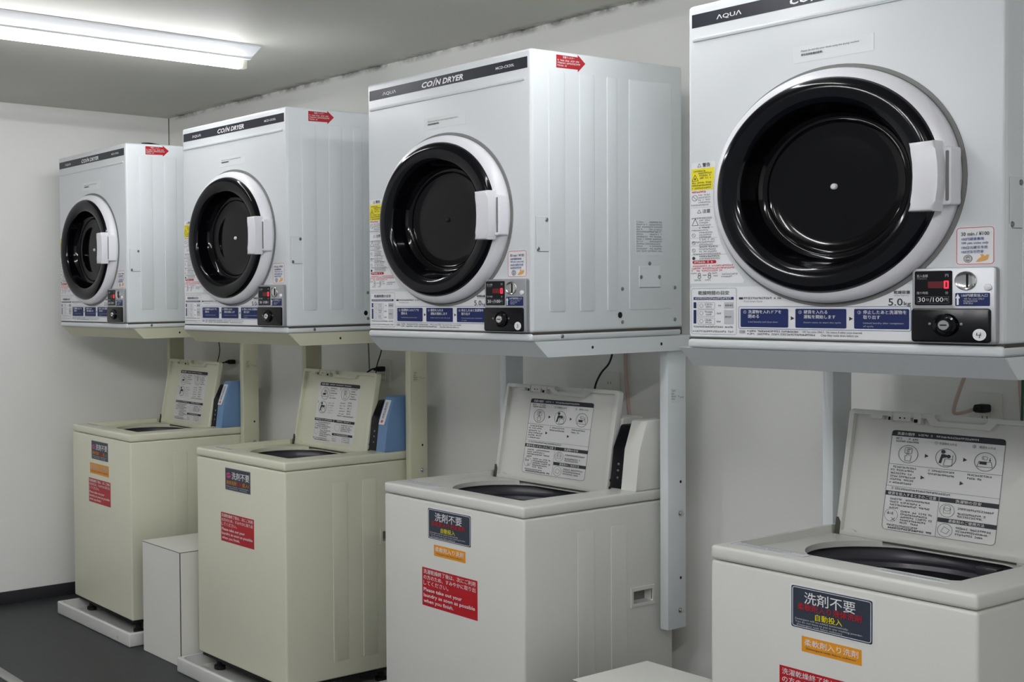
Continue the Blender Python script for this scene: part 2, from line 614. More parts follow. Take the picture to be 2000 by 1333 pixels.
def dryer_body(t):
    b = MB()
    a = MB().box(0, DW, 0, DD, SEAM + 0.0015, DH, 'white', 0.009, 3)
    bore = MB().lathe([(0, 0.05), (0.163, 0.05), (0.163, -0.06), (0, -0.06)], Frame((CX, 0, CZD), (1, 0, 0), (0, 0, 1), (0, -1, 0)), 'white', 64)
    me = boolean(a, [bore])
    # painted steel wrap behind plastic front panel, colour lightened in place of side light
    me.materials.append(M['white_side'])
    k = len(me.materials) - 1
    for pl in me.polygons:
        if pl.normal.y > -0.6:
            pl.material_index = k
    link_mesh(me, 'cabinet', t)
    # long pressed ridge under the brand strip
    f = FRONT()
    P = Print.rr(0.012, 0.600, 0.6915, 0.7005, 0.0044, 4)
    b.prism(P, f, -0.001, 0.004, 'white', 0.0025, 2)
    # pressed ribs on the right flank
    r = RIGHT(DW)
    for y0, y1 in ((0.066, 0.129), (0.188, 0.249), (0.301, 0.344), (0.394, 0.581)):
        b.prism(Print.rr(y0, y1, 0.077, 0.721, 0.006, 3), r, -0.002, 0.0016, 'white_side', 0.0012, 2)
    b.lathe([(0.0085, -0.001), (0.0085, 0.0012), (0, 0.0012)], Frame(r.p(0.354, 0.0635), r.u, r.v, r.n), 'hole', 20)
    b.build('pressed_ribs', t)
    b = MB()
    b.box(0.001, DW - 0.001, 0.003, DD - 0.004, 0.003, SEAM + 0.003, 'seam')
    b.box(0, DW, -0.003, DD - 0.006, 0.0, SEAM, 'white', 0.007, 3)
    b.build('plinth', t)
    # small covers and screws on the flank
    r = RIGHT(DW)
    b = MB()
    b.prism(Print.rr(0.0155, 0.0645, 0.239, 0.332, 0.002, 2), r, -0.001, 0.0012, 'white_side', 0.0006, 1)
    p = Print(Frame((DW, 0, 0), (0, 1, 0), (0, 0, 1), (1, 0, 0)), b)
    p.rect(0.024, 0.0645, 0.2375, 0.2387, 'grey_ink', 1).rect(0.0145, 0.0155, 0.245, 0.332, 'grey_ink', 1)
    b.build('access_cover', t)
    b = MB()
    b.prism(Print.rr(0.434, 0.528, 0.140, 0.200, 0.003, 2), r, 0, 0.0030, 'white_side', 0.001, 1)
    Print(r, b).rect(0.436, 0.528, 0.1385, 0.1398, 'grey_ink', 6)
    b.build('inspection_plate', t)
    for (y, z, d) in ((0.055, 0.323, 0.0012), (0.022, 0.245, 0.0012), (0.48, 0.207, 0.0016), (0.441, 0.169, 0.003), (0.522, 0.169, 0.003), (0.364, 0.136, 0), (0.596, 0.138, 0), (0.364, 0.044, 0), (0.596, 0.046, 0), (0.116, 0.011, 0.0003)):
        screw_part(RIGHT(DW + d), y, z, t)

def dryer_door(t):
    f = Frame((CX, 0, CZD), (1, 0, 0), (0, 0, 1), (0, -1, 0))
    b = MB()
    b.lathe([(0.2475, 0.0), (0.2475, 0.0025), (0.2405, 0.0025), (0.238, 0.0)], f, 'gasket', 96)
    b.build('gasket', t)
    b = MB()
    b.lathe([(0.2385, 0.0), (0.2395, 0.010), (0.2375, 0.020), (0.232, 0.028), (0.226, 0.0325), (0.219, 0.0355), (0.2175, 0.030)], f, 'ring_white', 128)
    d = b.build('door', t)
    b = MB()
    b.lathe([(0.2185, 0.030), (0.2180, 0.0375), (0.2155, 0.0425), (0.2110, 0.0460), (0.2050, 0.0478), (0.197, 0.0484), (0.188, 0.0476), (0.179, 0.0456), (0.172, 0.0428), (0.1680, 0.0395), (0.1658, 0.035), (0.1650, 0.030)], f, 'bezel', 128)
    b.build('bezel', d)
    b = MB()
    b.lathe([(0.1655, 0.033), (0.1640, 0.026), (0.1605, 0.012), (0.1570, 0.000), (0.1520, -0.0095), (0.1450, -0.0150), (0.1385, -0.0165), (0.1350, -0.0150), (0.131, -0.0178), (0.10, -0.0168), (0.05, -0.0158), (0, -0.0155)], f, 'bowl', 128)
    b.build('door_window', d)
    # white grip bridging ring and bezel
    b = MB()
    fr = FRONT()
    left = [(0.4925, 0.404), (0.4975, 0.388), (0.5005, 0.366), (0.5015, 0.340), (0.5005, 0.314), (0.4975, 0.292), (0.4920, 0.2745)]
    right = [(0.534, 0.2735), (0.5395, 0.292), (0.5425, 0.316), (0.5435, 0.340), (0.5425, 0.364), (0.5395, 0.388), (0.535, 0.405)]
    b.prism(left + right, fr, 0.040, 0.0765, 'ring_white', 0.006, 3)
    b.prism(Print.rr(0.520, 0.553, 0.284, 0.394, 0.006, 3), fr, 0.012, 0.047, 'ring_white', 0.004, 2)
    b.prism(Print.rr(0.5435, 0.5490, 0.292, 0.386, 0.002, 2), fr, 0.040, 0.0478, 'gasket')
    b.build('handle', d)

def rivet(t, m, r=0.0065):
    d = [c for c in t.children if c.name.startswith('door')][0]
    f = Frame((CX, 0.0155, CZD), (1, 0, 0), (0, 0, 1), (0, -1, 0))
    return MB().lathe([(r, -0.001), (r, 0.003), (r * 0.7, 0.0055), (0, 0.0065)], f, m, 20).build('door_stud', d)

def dryer_labels(t):
    f = FRONT()
    # brand strip
    p = Print(f)
    p.base(0.0105, 0.608, 0.7235, 0.7535, 0.0008, 'charcoal')
    p.text('ΛQUΛ', 0.069, 0.7305, 'white_ink', w=0.057, h=0.0115, bold=0.012)
    p.text('CO', 0.230, 0.7285, 'white_ink', h=0.0165, w=0.043, bold=0.03, shear=0.25)
    p.text('/', 0.2725, 0.7275, 'white_ink', h=0.018, w=0.0125, bold=0.03, shear=0.1)
    p.text('N DRYER', 0.2835, 0.7287, 'white_ink', h=0.0160, w=0.104, bold=0.03, shear=0.25)
    p.circle(0.2865, 0.7478, 0.0019, 'white_ink', 4, 10)
    p.text('MCD-CK50L', 0.503, 0.7345, 'white_ink', w=0.063, h=0.0075, bold=0.01)
    p.build('brand_strip', t)
    # clear taped notice
    p = Print(f)
    p.base(0.237, 0.395, 0.604, 0.639, 0.001, 'tape', 0.0006)
    p.text('Please do not dry your shoes using the drying machine', 0.2535, 0.6245, 'ink', w=0.114, h=0.0050)
    p.text('請勿用烘乾機烘鞋等。', 0.2535, 0.617, 'ink', w=0.044, h=0.0050, bold=0.03)
    p.build('taped_notice', t)
    # warning column at the left edge
    p = Print(f)
    P = [(0.006, 0.1455), (0.128, 0.1455), (0.132, 0.150), (0.125, 0.162), (0.098, 0.196), (0.078, 0.236), (0.064, 0.290), (0.060, 0.340), (0.066, 0.408), (0.066, 0.4195), (0.009, 0.4195)]
    p.mb.prism(P, f, -0.0004, 0.0005, 'paper')
    p.text('警告', 0.036, 0.4085, 'ink', h=0.0088, bold=0.03)
    p.outline([(0.024, 0.4088), (0.0325, 0.4088), (0.02825, 0.4165)], 0.0009, 'ink')
    p.poly([(0.0085, 0.357), (0.0595, 0.357), (0.0645, 0.4055), (0.0095, 0.4055)], 'yellow', 3)
    p.outline([(0.0105, 0.378), (0.026, 0.378), (0.0183, 0.392)], 0.0011, 'ink', 4)
    p.circle(0.0183, 0.3825, 0.0022, 'ink', 4, 8)
    for k, (xa, xb, y) in enumerate(((0.011, 0.046, 0.3975), (0.026, 0.060, 0.3925), (0.029, 0.058, 0.387), (0.030, 0.060, 0.3815), (0.011, 0.058, 0.3715), (0.011, 0.057, 0.3655), (0.011, 0.056, 0.3595))):
        p.fine(xa, xb, y, 0.0036, 'ink', k, 5)
    p.fine(0.0105, 0.047, 0.3505, 0.004, 'red_ink', 20, 4, 1.4)
    p.ring(0.0172, 0.3395, 0.0068, 0.0009, 'ink', 3)
    p.line(0.0124, 0.3443, 0.022, 0.3347, 0.0009, 'ink')
    for k in range(4):
        p.fine(0.026, 0.056, 0.3435 - 0.0055 * k, 0.0034, 'grey_ink', 30 + k)
    p.fine(0.0085, 0.053, 0.3215, 0.0034, 'grey_ink', 36)
    p.line(0.0085, 0.3175, 0.060, 0.3175, 0.0004, 'grey_ink')
    p.text('注意', 0.036, 0.3045, 'ink', h=0.0088, bold=0.03)
    p.outline([(0.0235, 0.305), (0.032, 0.305), (0.02775, 0.3127)], 0.0009, 'ink')
    p.outline([(0.0105, 0.2775), (0.026, 0.2775), (0.0183, 0.2925)], 0.0011, 'ink', 4)
    y = 0.297
    for k in range(22):
        y -= 0.0054
        xr = 0.058 + max(0, 0.272 - y) ** 1.35 * 0.95
        if 0.195 < y:
            p.fine(0.028 if k % 5 else 0.010, xr - 0.004 * (k % 3), y, 0.0034, 'grey_ink' if k % 4 else 'ink', 40 + k)
    for yy, xr in ((0.272, 0.062), (0.2485, 0.071), (0.231, 0.078), (0.2105, 0.094)):
        p.line(0.0085, yy, xr, yy, 0.0004, 'grey_ink')
    for cy in (0.255, 0.2375, 0.2205):
        p.ring(0.0145, cy, 0.0042, 0.0007, 'ink')
        p.line(0.0116, cy + 0.003, 0.0174, cy - 0.003, 0.0006, 'ink')
    p.circle(0.0145, 0.2030, 0.0038, 'ink', 3, 14)
    p.rrect(0.0115, 0.068, 0.1905, 0.198, 0.0037, 'red', 3)
    p.fine(0.016, 0.064, 0.1922, 0.0044, 'white_ink', 90, 5)
    for k, xr in enumerate((0.108, 0.116, 0.082)):
        p.fine(0.0095, xr, 0.1835 - 0.0055 * k, 0.0038, 'red_ink', 95 + k)
    for cx in (0.028, 0.052):
        p.ring(cx, 0.1605, 0.0040, 0.0012, 'ink').ring(cx, 0.1665, 0.0034, 0.0012, 'ink')
    p.line(0.036, 0.1645, 0.045, 0.1645, 0.0012, 'ink')
    for k, (xa, xb, y) in enumerate(((0.008, 0.021, 0.167), (0.058, 0.072, 0.167), (0.062, 0.072, 0.1605), (0.078, 0.118, 0.1645), (0.080, 0.106, 0.159), (0.016, 0.034, 0.1515), (0.042, 0.056, 0.1515))):
        p.fine(xa, xb, y, 0.0034, 'grey_ink', 110 + k)
    p.build('warning_label', t)
    # instruction printing along the bottom
    p = Print(f)
    p.mb.prism(Print.rr(0.006, 0.466, 0.0265, 0.1375, 0.003, 2), f, -0.0004, 0.0003, 'paper')
    p.outline(Print.rr(0.009, 0.114, 0.0315, 0.1345, 0.004, 3), 0.0007, 'grey_ink')
    p.text('乾燥時間の目安', 0.0615, 0.1245, 'ink', w=0.072, h=0.0092, anchor='c', bold=0.01)
    p.rect(0.014, 0.108, 0.1090, 0.1150, 'navy', 3)
    p.fine(0.018, 0.105, 0.1103, 0.0036, 'white_ink', 130, 5)
    p.rect(0.014, 0.0205, 0.090, 0.1035, 'navy', 3).rect(0.014, 0.0205, 0.055, 0.086, 'navy', 3)
    for k, y in enumerate((0.0885, 0.0715, 0.0535)):
        p.outline(Print.rr(0.0245, 0.0640, y, y + 0.0145, 0.001, 1), 0.0006, 'grey_ink')
        p.ring(0.0325, y + 0.0072, 0.0046, 0.0008, 'grey_ink')
        p.fine(0.041, 0.061, y + 0.0082, 0.0040, 'grey_ink', 140 + k)
        p.fine(0.043, 0.058, y + 0.0025, 0.0036, 'grey_ink', 145 + k)
        p.fine(0.069, 0.081, y + 0.0052, 0.0036, 'ink', 150 + k)
    p.rect(0.086, 0.108, 0.090, 0.1035, 'light_ink', 3).rect(0.086, 0.108, 0.055, 0.086, 'light_ink', 3)
    p.fine(0.089, 0.106, 0.0948, 0.004, 'ink', 160, 5).fine(0.089, 0.106, 0.0685, 0.004, 'ink', 161, 5)
    p.fine(0.014, 0.108, 0.0465, 0.0036, 'ink', 162).fine(0.012, 0.110, 0.0360, 0.0042, 'grey_ink', 163)
    p.rect(0.120, 0.129, 0.1095, 0.1140, 'ink', 3)
    p.fine(0.131, 0.214, 0.1098, 0.0044, 'ink', 164)
    p.text('Cool down Cycle', 0.131, 0.1020, 'grey_ink', w=0.041, h=0.0052)
    p.outline(Print.rr(0.1195, 0.4635, 0.0455, 0.0935, 0.003, 3), 0.0009, 'blue_ink')
    steps = ((0.1235, 0.2270, '①', ('洗濯物を入れドアを', '閉める'), ('Load laundry and close door',)),
             (0.2420, 0.3440, '②', ('硬貨を入れる', '運転を開始します'), ('Insert coins to start the cycle',)),
             (0.3590, 0.4605, '③', ('停止したあと洗濯物を', '取り出す'), ('Unload laundry after completion', 'of cycle')))
    for xa, xb, num, jp, en in steps:
        p.rrect(xa, xb, 0.0490, 0.0890, 0.0025, 'navy', 3)
        p.text(num, xa + 0.0065, 0.0785, 'white_ink', h=0.0068)
        for k, s_ in enumerate(jp):
            p.text(s_, xa + 0.0175, 0.0785 - 0.0100 * k, 'white_ink', h=0.0078, w=0.0078 * len(s_) * 1.02, bold=0.005)
        for k, s_ in enumerate(en):
            p.text(s_, xa + 0.0175, 0.0580 - 0.0065 * k, 'light_ink', h=0.0042, w=0.0024 * len(s_))
    p.tri(0.2325, 0.0690, 0.0085, 'ink').tri(0.3495, 0.0690, 0.0085, 'ink')
    p.rrect(0.1205, 0.1345, 0.0345, 0.0425, 0.002, 'light_ink', 3)
    p.text('ご注意', 0.1220, 0.0362, 'ink', w=0.0110, h=0.0045)
    p.circle(0.1400, 0.0405, 0.0014, 'ink', 3, 8).circle(0.1400, 0.0342, 0.0014, 'ink', 3, 8)
    p.fine(0.1435, 0.250, 0.0385, 0.0040, 'ink', 170)
    p.text('100 Yen coins ONLY.  No return if other coins inserted.', 0.257, 0.0383, 'ink', w=0.118, h=0.0046)
    p.fine(0.1435, 0.284, 0.0322, 0.0040, 'ink', 171)
    p.text('Clean filter inside drum before use.', 0.294, 0.0318, 'ink', w=0.074, h=0.0048)
    p.text('乾燥容量', 0.4330, 0.1185, 'ink', w=0.0290, h=0.0066, bold=0.03)
    p.text('Dryer Capacity', 0.4340, 0.1135, 'grey_ink', w=0.0260, h=0.0034)
    p.text('5.0', 0.4230, 0.0955, 'ink', w=0.0260, h=0.0145, bold=0.006)
    p.text('kg', 0.4510, 0.0937, 'ink', w=0.0125, h=0.0098, bold=0.004)
    p.build('instruction_label', t)
    # price sticker
    p = Print(f)
    p.base(0.5400, 0.6040, 0.1715, 0.2435, 0.006, 'paper')
    p.outline(Print.rr(0.5418, 0.6022, 0.1733, 0.2417, 0.0052, 4), 0.0013, 'pink_edge')
    p.text('30 min / ¥100', 0.5720, 0.2300, 'ink', w=0.046, h=0.0072, anchor='c', bold=0.012)
    for k, s_ in enumerate(('100円硬貨専用', '100 yen coins only', '100日元硬币专用', '100엔동전전용')):
        w = (0.036, 0.044, 0.042, 0.036)[k]
        p.text(s_, 0.5500, 0.2175 - 0.0080 * k, 'blue_ink', w=w, h=0.0058, bold=0.015)
    p.circle(0.5605, 0.1835, 0.0075, 'grey_ink', 3, 20).ring(0.5605, 0.1835, 0.0058, 0.0008, 'paper', 4)
    p.text('100', 0.5605, 0.1835, 'paper', w=0.0085, h=0.0045, anchor='c', bold=0.02)
    p.poly([(0.573, 0.1775), (0.578, 0.1770), (0.588, 0.1790), (0.593, 0.1820), (0.595, 0.1900), (0.591, 0.1905), (0.588, 0.1880), (0.584, 0.1920), (0.5805, 0.1910), (0.582, 0.1865), (0.577, 0.1825)], 'skin_print', 3)
    p.build('price_sticker', t)
    # red arrow on the flank
    r = RIGHT(DW)
    p = Print(r)
    p.mb.prism([(0.097, 0.7295), (0.1825, 0.7300), (0.1825, 0.7235), (0.2125, 0.7480), (0.1825, 0.7690), (0.1825, 0.7630), (0.097, 0.7640)], r, -0.0004, 0.0005, 'red')
    p.text('乾燥フィルター', 0.145, 0.7585, 'white_ink', w=0.046, h=0.0062, anchor='c', bold=0.015)
    for k, xr in enumerate((0.188, 0.194, 0.140)):
        p.fine(0.100, xr, 0.7475 - 0.0070 * k, 0.0046, 'white_ink', 180 + k, 4, 1.2)
    p.build('arrow_sticker', t)
    p = Print(r)
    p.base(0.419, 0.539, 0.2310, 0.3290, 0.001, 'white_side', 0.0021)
    p.T = 0.00045
    for k in range(13):
        y = 0.3215 - 0.0068 * k
        p.fine(0.422, (0.452, 0.470, 0.536, 0.450, 0.530)[k % 5], y, 0.0040, 'grey_ink', 200 + k, 6)
        if k % 5 in (0, 1, 3):
            p.fine(0.480, 0.534, y, 0.0040, 'grey_ink', 220 + k, 6)
    p.outline([(0.478, 0.2985), (0.534, 0.2985), (0.534, 0.3255), (0.478, 0.3255)], 0.0005, 'grey_ink', 6)
    p.build('rating_label', t)

def dryer_panel(t):
    f = FRONT()
    b = MB()
    b.prism(Print.rr(0.4705, 0.6115, 0.0240, 0.1675, 0.007, 4), f, -0.001, 0.0125, 'alu', 0.0025, 2)
    cp = b.build('coin_panel', t)
    F2 = FRONT(-0.0125)
    p = Print(F2)
    p.base(0.4760, 0.5400, 0.0965, 0.1620, 0.003, 'black', 0.0008)
    p.T = 0.0004
    p.text('投入金額', 0.4800, 0.1500, 'light_ink', w=0.0190, h=0.0056)
    p.text('円', 0.5285, 0.1500, 'light_ink', h=0.0056)
    p.fine(0.4800, 0.4990, 0.1462, 0.0026, 'grey_ink', 250)
    p.rect(0.4990, 0.5280, 0.1290, 0.1420, 'led_dim', 3)
    p.rect(0.5260, 0.5352, 0.1275, 0.1435, 'led_dim', 3)
    for x0, x1, y0, y1 in ((0.5272, 0.5340, 0.1408, 0.1428), (0.5272, 0.5340, 0.1282, 0.1302), (0.5322, 0.5345, 0.1290, 0.1420), (0.5265, 0.5288, 0.1290, 0.1420)):
        p.rect(x0, x1, y0, y1, 'led', 4)
    p.text('残り時間', 0.4800, 0.1175, 'light_ink', w=0.0190, h=0.0052)
    p.text('分', 0.5285, 0.1175, 'light_ink', h=0.0052)
    p.outline([(0.4805, 0.1005), (0.5345, 0.1005), (0.5345, 0.1130), (0.4805, 0.1130)], 0.0004, 'grey_ink')
    p.text('30', 0.4825, 0.1030, 'white_ink', w=0.0120, h=0.0085)
    p.text('分', 0.4958, 0.1042, 'light_ink', h=0.0058)
    p.text('/', 0.5025, 0.1025, 'white_ink', h=0.0092)
    p.text('100', 0.5080, 0.1030, 'white_ink', w=0.0175, h=0.0085)
    p.text('円', 0.5270, 0.1042, 'light_ink', h=0.0058)
    p.build('display', cp)
    p = Print(F2)
    p.base(0.5450, 0.6015, 0.0950, 0.1195, 0.002, 'navy')
    p.poly([(0.5478, 0.0970), (0.5512, 0.0970), (0.5512, 0.1095), (0.5534, 0.1095), (0.5495, 0.1180), (0.5456, 0.1095), (0.5478, 0.1095)], 'white_ink', 4)
    p.text('100円硬貨投入口', 0.5560, 0.1120, 'white_ink', w=0.0420, h=0.0056)
    p.text('100 Yen coins ONLY', 0.5600, 0.1068, 'light_ink', w=0.0330, h=0.0034)
    p.fine(0.5590, 0.582, 0.1025, 0.0028, 'light_ink', 260).fine(0.5590, 0.580, 0.0985, 0.0028, 'light_ink', 261)
    p.build('coin_slot_sticker', cp)
    # round coin entry
    b = MB()
    c = Frame((0.5622, -0.0125, 0.1425), (1, 0, 0), (0, 0, 1), (0, -1, 0))
    b.lathe([(0.0178, 0), (0.0178, 0.0022), (0.0165, 0.0032), (0.0135, 0.0018), (0.008, 0.0010), (0, 0.0008)], c, 'chrome', 36)
    b.prism(Print.rr(0.0015, 0.0036, -0.0125, 0.0125, 0.0008, 2), c, 0.0005, 0.0028, 'hole')
    b.build('coin_slot', cp)
    b = MB()
    b.lathe([(0.0062, 0), (0.0062, 0.003), (0.0045, 0.004), (0, 0.0042)], Frame((0.5985, -0.0125, 0.1300), (1, 0, 0), (0, 0, 1), (0, -1, 0)), 'ring_white', 20)
    b.build('return_button', cp)
    # black coin box door with its lock
    b = MB()
    b.prism(Print.rr(0.4712, 0.6035, 0.0262, 0.0905, 0.006, 4), f, 0.010, 0.0165, 'black', 0.002, 2)
    kn = Frame((0.5310, -0.0165, 0.0590), (1, 0, 0), (0, 0, 1), (0, -1, 0))
    b.lathe([(0.0220, 0), (0.0215, 0.004), (0.0195, 0.0075), (0.0160, 0.0085), (0.0130, 0.0060), (0.0105, 0.0060)], kn, 'bezel', 40)
    for x in (0.5040, 0.5570):
        b.lathe([(0.0025, 0), (0.0025, 0.0012), (0, 0.0015)], Frame((x, -0.0165, 0.0610), (1, 0, 0), (0, 0, 1), (0, -1, 0)), 'screw', 10)
    b.build('coin_box_door', cp)
    b = MB()
    b.lathe([(0.0102, 0), (0.0102, 0.008), (0.0090, 0.0098), (0, 0.0102)], kn, 'chrome', 28)
    b.prism(Print.rr(-0.0055, 0.0055, -0.0012, 0.0012, 0.0005, 1), kn, 0.009, 0.0106, 'hole')
    b.build('lock', cp)
    return cp

def number_sticker(t, digit):
    cp = [c for c in t.children if c.name.startswith('coin_panel')][0]
    f = Frame((0.5865, -0.0165, 0.0415), (1, 0, 0), (0, 0, 1), (0, -1, 0))
    p = Print(f)
    p.mb.prism([(0.0110 * math.cos(a * math.pi / 14), 0.0110 * math.sin(a * math.pi / 14)) for a in range(28)], f, -0.0003, 0.0005, 'paper')
    if digit == '4':
        for a in (((-0.0035, 0.0040), (-0.0045, -0.0008)), ((-0.0045, -0.0008), (0.0035, -0.0002)), ((0.0025, 0.0045), (0.0000, -0.0060))):
            p.line(a[0][0], a[0][1], a[1][0], a[1][1], 0.0011, 'ink', 4)
    else:
        p.text(digit, 0, 0, 'ink', h=0.0095, anchor='c')
    p.build('number_sticker', cp, 'round white sticker with the number %s' % digit)

def make_dryer(name='coin_dryer'):
    t = thing(name, '', 'tumble dryer')
    dryer_body(t)
    dryer_door(t)
    dryer_labels(t)
    dryer_panel(t)
    return t

dryer_spots = [  # x, y, turn, stud, number, label
    (2.1217, -0.0347, 0.0114, 'ring_white', '4', 'large nearest white coin dryer with number 4 sticker, cut off by the right edge'),
    (1.0382, -0.0020, -0.0011, 'dull_black', '3', 'white coin dryer with number 3 sticker and no white dot in its door'),
    (-0.0017, 0.0116, 0.0146, 'ring_white', None, 'white coin dryer second from the end wall, with white dot in door, on cream bracket'),
    (-1.0415, 0.0251, -0.0227, 'ring_white', None, 'smallest looking white coin dryer, nearest the end wall, cable lying on its top')]
proto = make_dryer()
dry = []
for i, (x, y, a, stud, num, lab) in enumerate(dryer_spots):
    d = proto if i == 0 else copy_tree(proto)
    dry.append((d, stud, num))
    d.location = (x, y, FZ)
    d.rotation_euler = (0, 0, a)
    tag(d, lab, 'tumble dryer', 'coin dryers in a row on wall brackets')
for d, stud, num in dry:
    rivet(d, stud)
    if num:
        number_sticker(d, num)

# ------------------------------------------------------------------ dryer stands
def make_stand(m, w=0.625, pr=0.587):
    t = thing('dryer_stand', '', 'stand')
    L = 0.66
    b = MB()
    b.box(0.002, w - 0.002, 0.012, L, -0.003, -0.0005, m)
    b.build('shelf', t)
    # front apron slopes back towards its lower edge
    b = MB()
    V = [(-0.003, 0.003, -0.0005), (w, 0.003, -0.0005), (w, 0.055, -0.044), (-0.003, 0.055, -0.044),
         (-0.003, 0.0065, -0.0005), (w, 0.0065, -0.0005), (w, 0.0575, -0.0425), (-0.003, 0.0575, -0.0425)]
    b.add(V, [(3, 2, 1, 0), (4, 5, 6, 7), (0, 1, 5, 4), (1, 2, 6, 5), (2, 3, 7, 6), (3, 0, 4, 7)], m)
    b.build('front_apron', t)
    for x0, x1 in ((-0.003, -0.001), (w - 0.002, w)):
        b = MB()
        fr = Frame((x0, 0, 0), (0, 1, 0), (0, 0, 1), (1, 0, 0))
        b.prism([(0.008, -0.0005), (0.0585, -0.044), (L, -0.044), (L, -0.0005)], fr, 0, x1 - x0, m)
        if x0 > 0:
            for y in (0.234, 0.530):
                b.lathe([(0.0042, 0), (0.0042, 0.0006), (0, 0.0006)], Frame((x1, y, -0.0225), (0, 1, 0), (0, 0, 1), (1, 0, 0)), 'hole', 12)
        b.build('side_rail', t)
    for x0, x1, right in ((0.0, 0.026, False), (pr, pr + 0.026, True)):
        b = MB()
        b.box(x0, x1, 0.576, 0.660, -0.8595, -0.003, m, 0.0025, 2)
        fr = Frame((x1, 0, 0), (0, 1, 0), (0, 0, 1), (1, 0, 0))
        for z in (-0.429, -0.711):
            b.lathe([(0.0045, 0), (0.0045, 0.0006), (0, 0.0006)], Frame(fr.p(0.634, z), fr.u, fr.v, fr.n), 'hole', 12)
        po = b.build('post', t)
        if right:
            p = Print(fr)
            p.base(0.589, 0.654, -0.196, -0.155, 0.001, m, 0.0004)
            for k, (ya, yb) in enumerate(((0.592, 0.610), (0.592, 0.606), (0.592, 0.612), (0.616, 0.630), (0.630, 0.648), (0.592, 0.608))):
                p.fine(ya, yb, -0.164 - (0, 0.0085, 0.0165, 0.0165, 0.020, 0.024)[k], 0.0042, 'grey_ink', 300 + k)
            p.build('post_label', po)
        for z in (-0.522, -0.807) if right else ():
            b = MB()
            f = Frame(fr.p(0.634, z, 0), fr.u, fr.v, fr.n)
            b.lathe([(0.011, -0.001), (0.011, 0.0012), (0.007, 0.0014), (0.007, 0.005), (0.005, 0.0065), (0, 0.0068)], f, 'chrome', 6 if False else 12)
            b.build('bolt', po)
    return t

def place_stand(t, x, y, label, dark=False):
    t.location = (x, y, FZ)
    tag(t, label, 'stand', 'dryer stands with two rear posts')
sg = make_stand('stand_grey')
place_stand(sg, 1.035, 0.0, 'grey bracket stand under the dryer with number 3 sticker')
s4 = make_stand('stand_grey', 0.642, 0.607)
place_stand(s4, 2.101, -0.034, 'grey bracket stand under the nearest dryer at right')
sc = make_stand('stand_cream')
place_stand(sc, -0.005, 0.016, 'cream bracket stand under the second dryer from the end wall')
s1 = copy_tree(sc)
place_stand(s1, -1.022, 0.020, 'cream bracket stand under the dryer nearest the end wall')

# ------------------------------------------------------------------ washers
WW, WD = 0.5393, 0.628
ZB, ZS, ZT = 0.0800, 0.8417, 0.8741       # body bottom, seam under the deck, deck top
HINGE_Y, HINGE_Z = 0.459, 0.8525

def washer_body(t, m):
    a = MB().box(0, WW, 0, WD, ZB, ZS - 0.002, m, 0.007, 3)
    c = MB().box(WW - 0.026, WW + 0.02, 0.447, 0.532, 0.550, 0.586, m, 0.004, 2)
    c2 = MB().lathe([(0, ZS + 0.05), (0.214, ZS + 0.05), (0.214, ZS - 0.5), (0, ZS - 0.5)], Frame((0.2697, 0.300, 0), (1, 0, 0), (0, 1, 0), (0, 0, 1)), 'tub_deep', 64)
    me = boolean(a, [c, c2])
    link_mesh(me, 'cabinet', t)
    b = MB()
    r = RIGHT(WW)
    for y0, y1 in ((0.213, 0.283), (0.353, 0.421)):
        b.prism(Print.rr(y0, y1, 0.14, 0.785, 0.005, 3), r, -0.002, 0.0012, m, 0.001, 2)
    b.build('side_ribs', t)
    b = MB()
    for y0, y1, z0, z1 in ((0.437, 0.447, 0.540, 0.596), (0.532, 0.542, 0.540, 0.596), (0.447, 0.532, 0.540, 0.550), (0.447, 0.532, 0.586, 0.596)):
        b.box(WW - 0.002, WW + 0.003, y0, y1, z0, z1, m)
    b.box(WW - 0.0255, WW - 0.0235, 0.448, 0.531, 0.551, 0.585, 'gasket')
    b.build('side_grip', t)
    b = MB()
    b.box(0.012, WW - 0.012, 0.012, WD - 0.012, 0.066, ZB + 0.002, 'dull_black')
    b.box(0.080, WW - 0.080, 0.050, 0.075, 0.040, 0.068, 'dull_black', 0.003, 2)
    b.build('base_frame', t)

def washer_feet(t, z0):
    for x in (0.055, WW - 0.055):
        for y in (0.06, WD - 0.14):
            b = MB()
            b.lathe([(0, z0), (0.022, z0), (0.022, z0 + 0.012), (0.012, z0 + 0.016), (0.012, 0.062), (0, 0.062)], Frame((x, y, 0), (1, 0, 0), (0, 1, 0), (0, 0, 1)), 'dull_black', 18)
            b.build('foot', t)

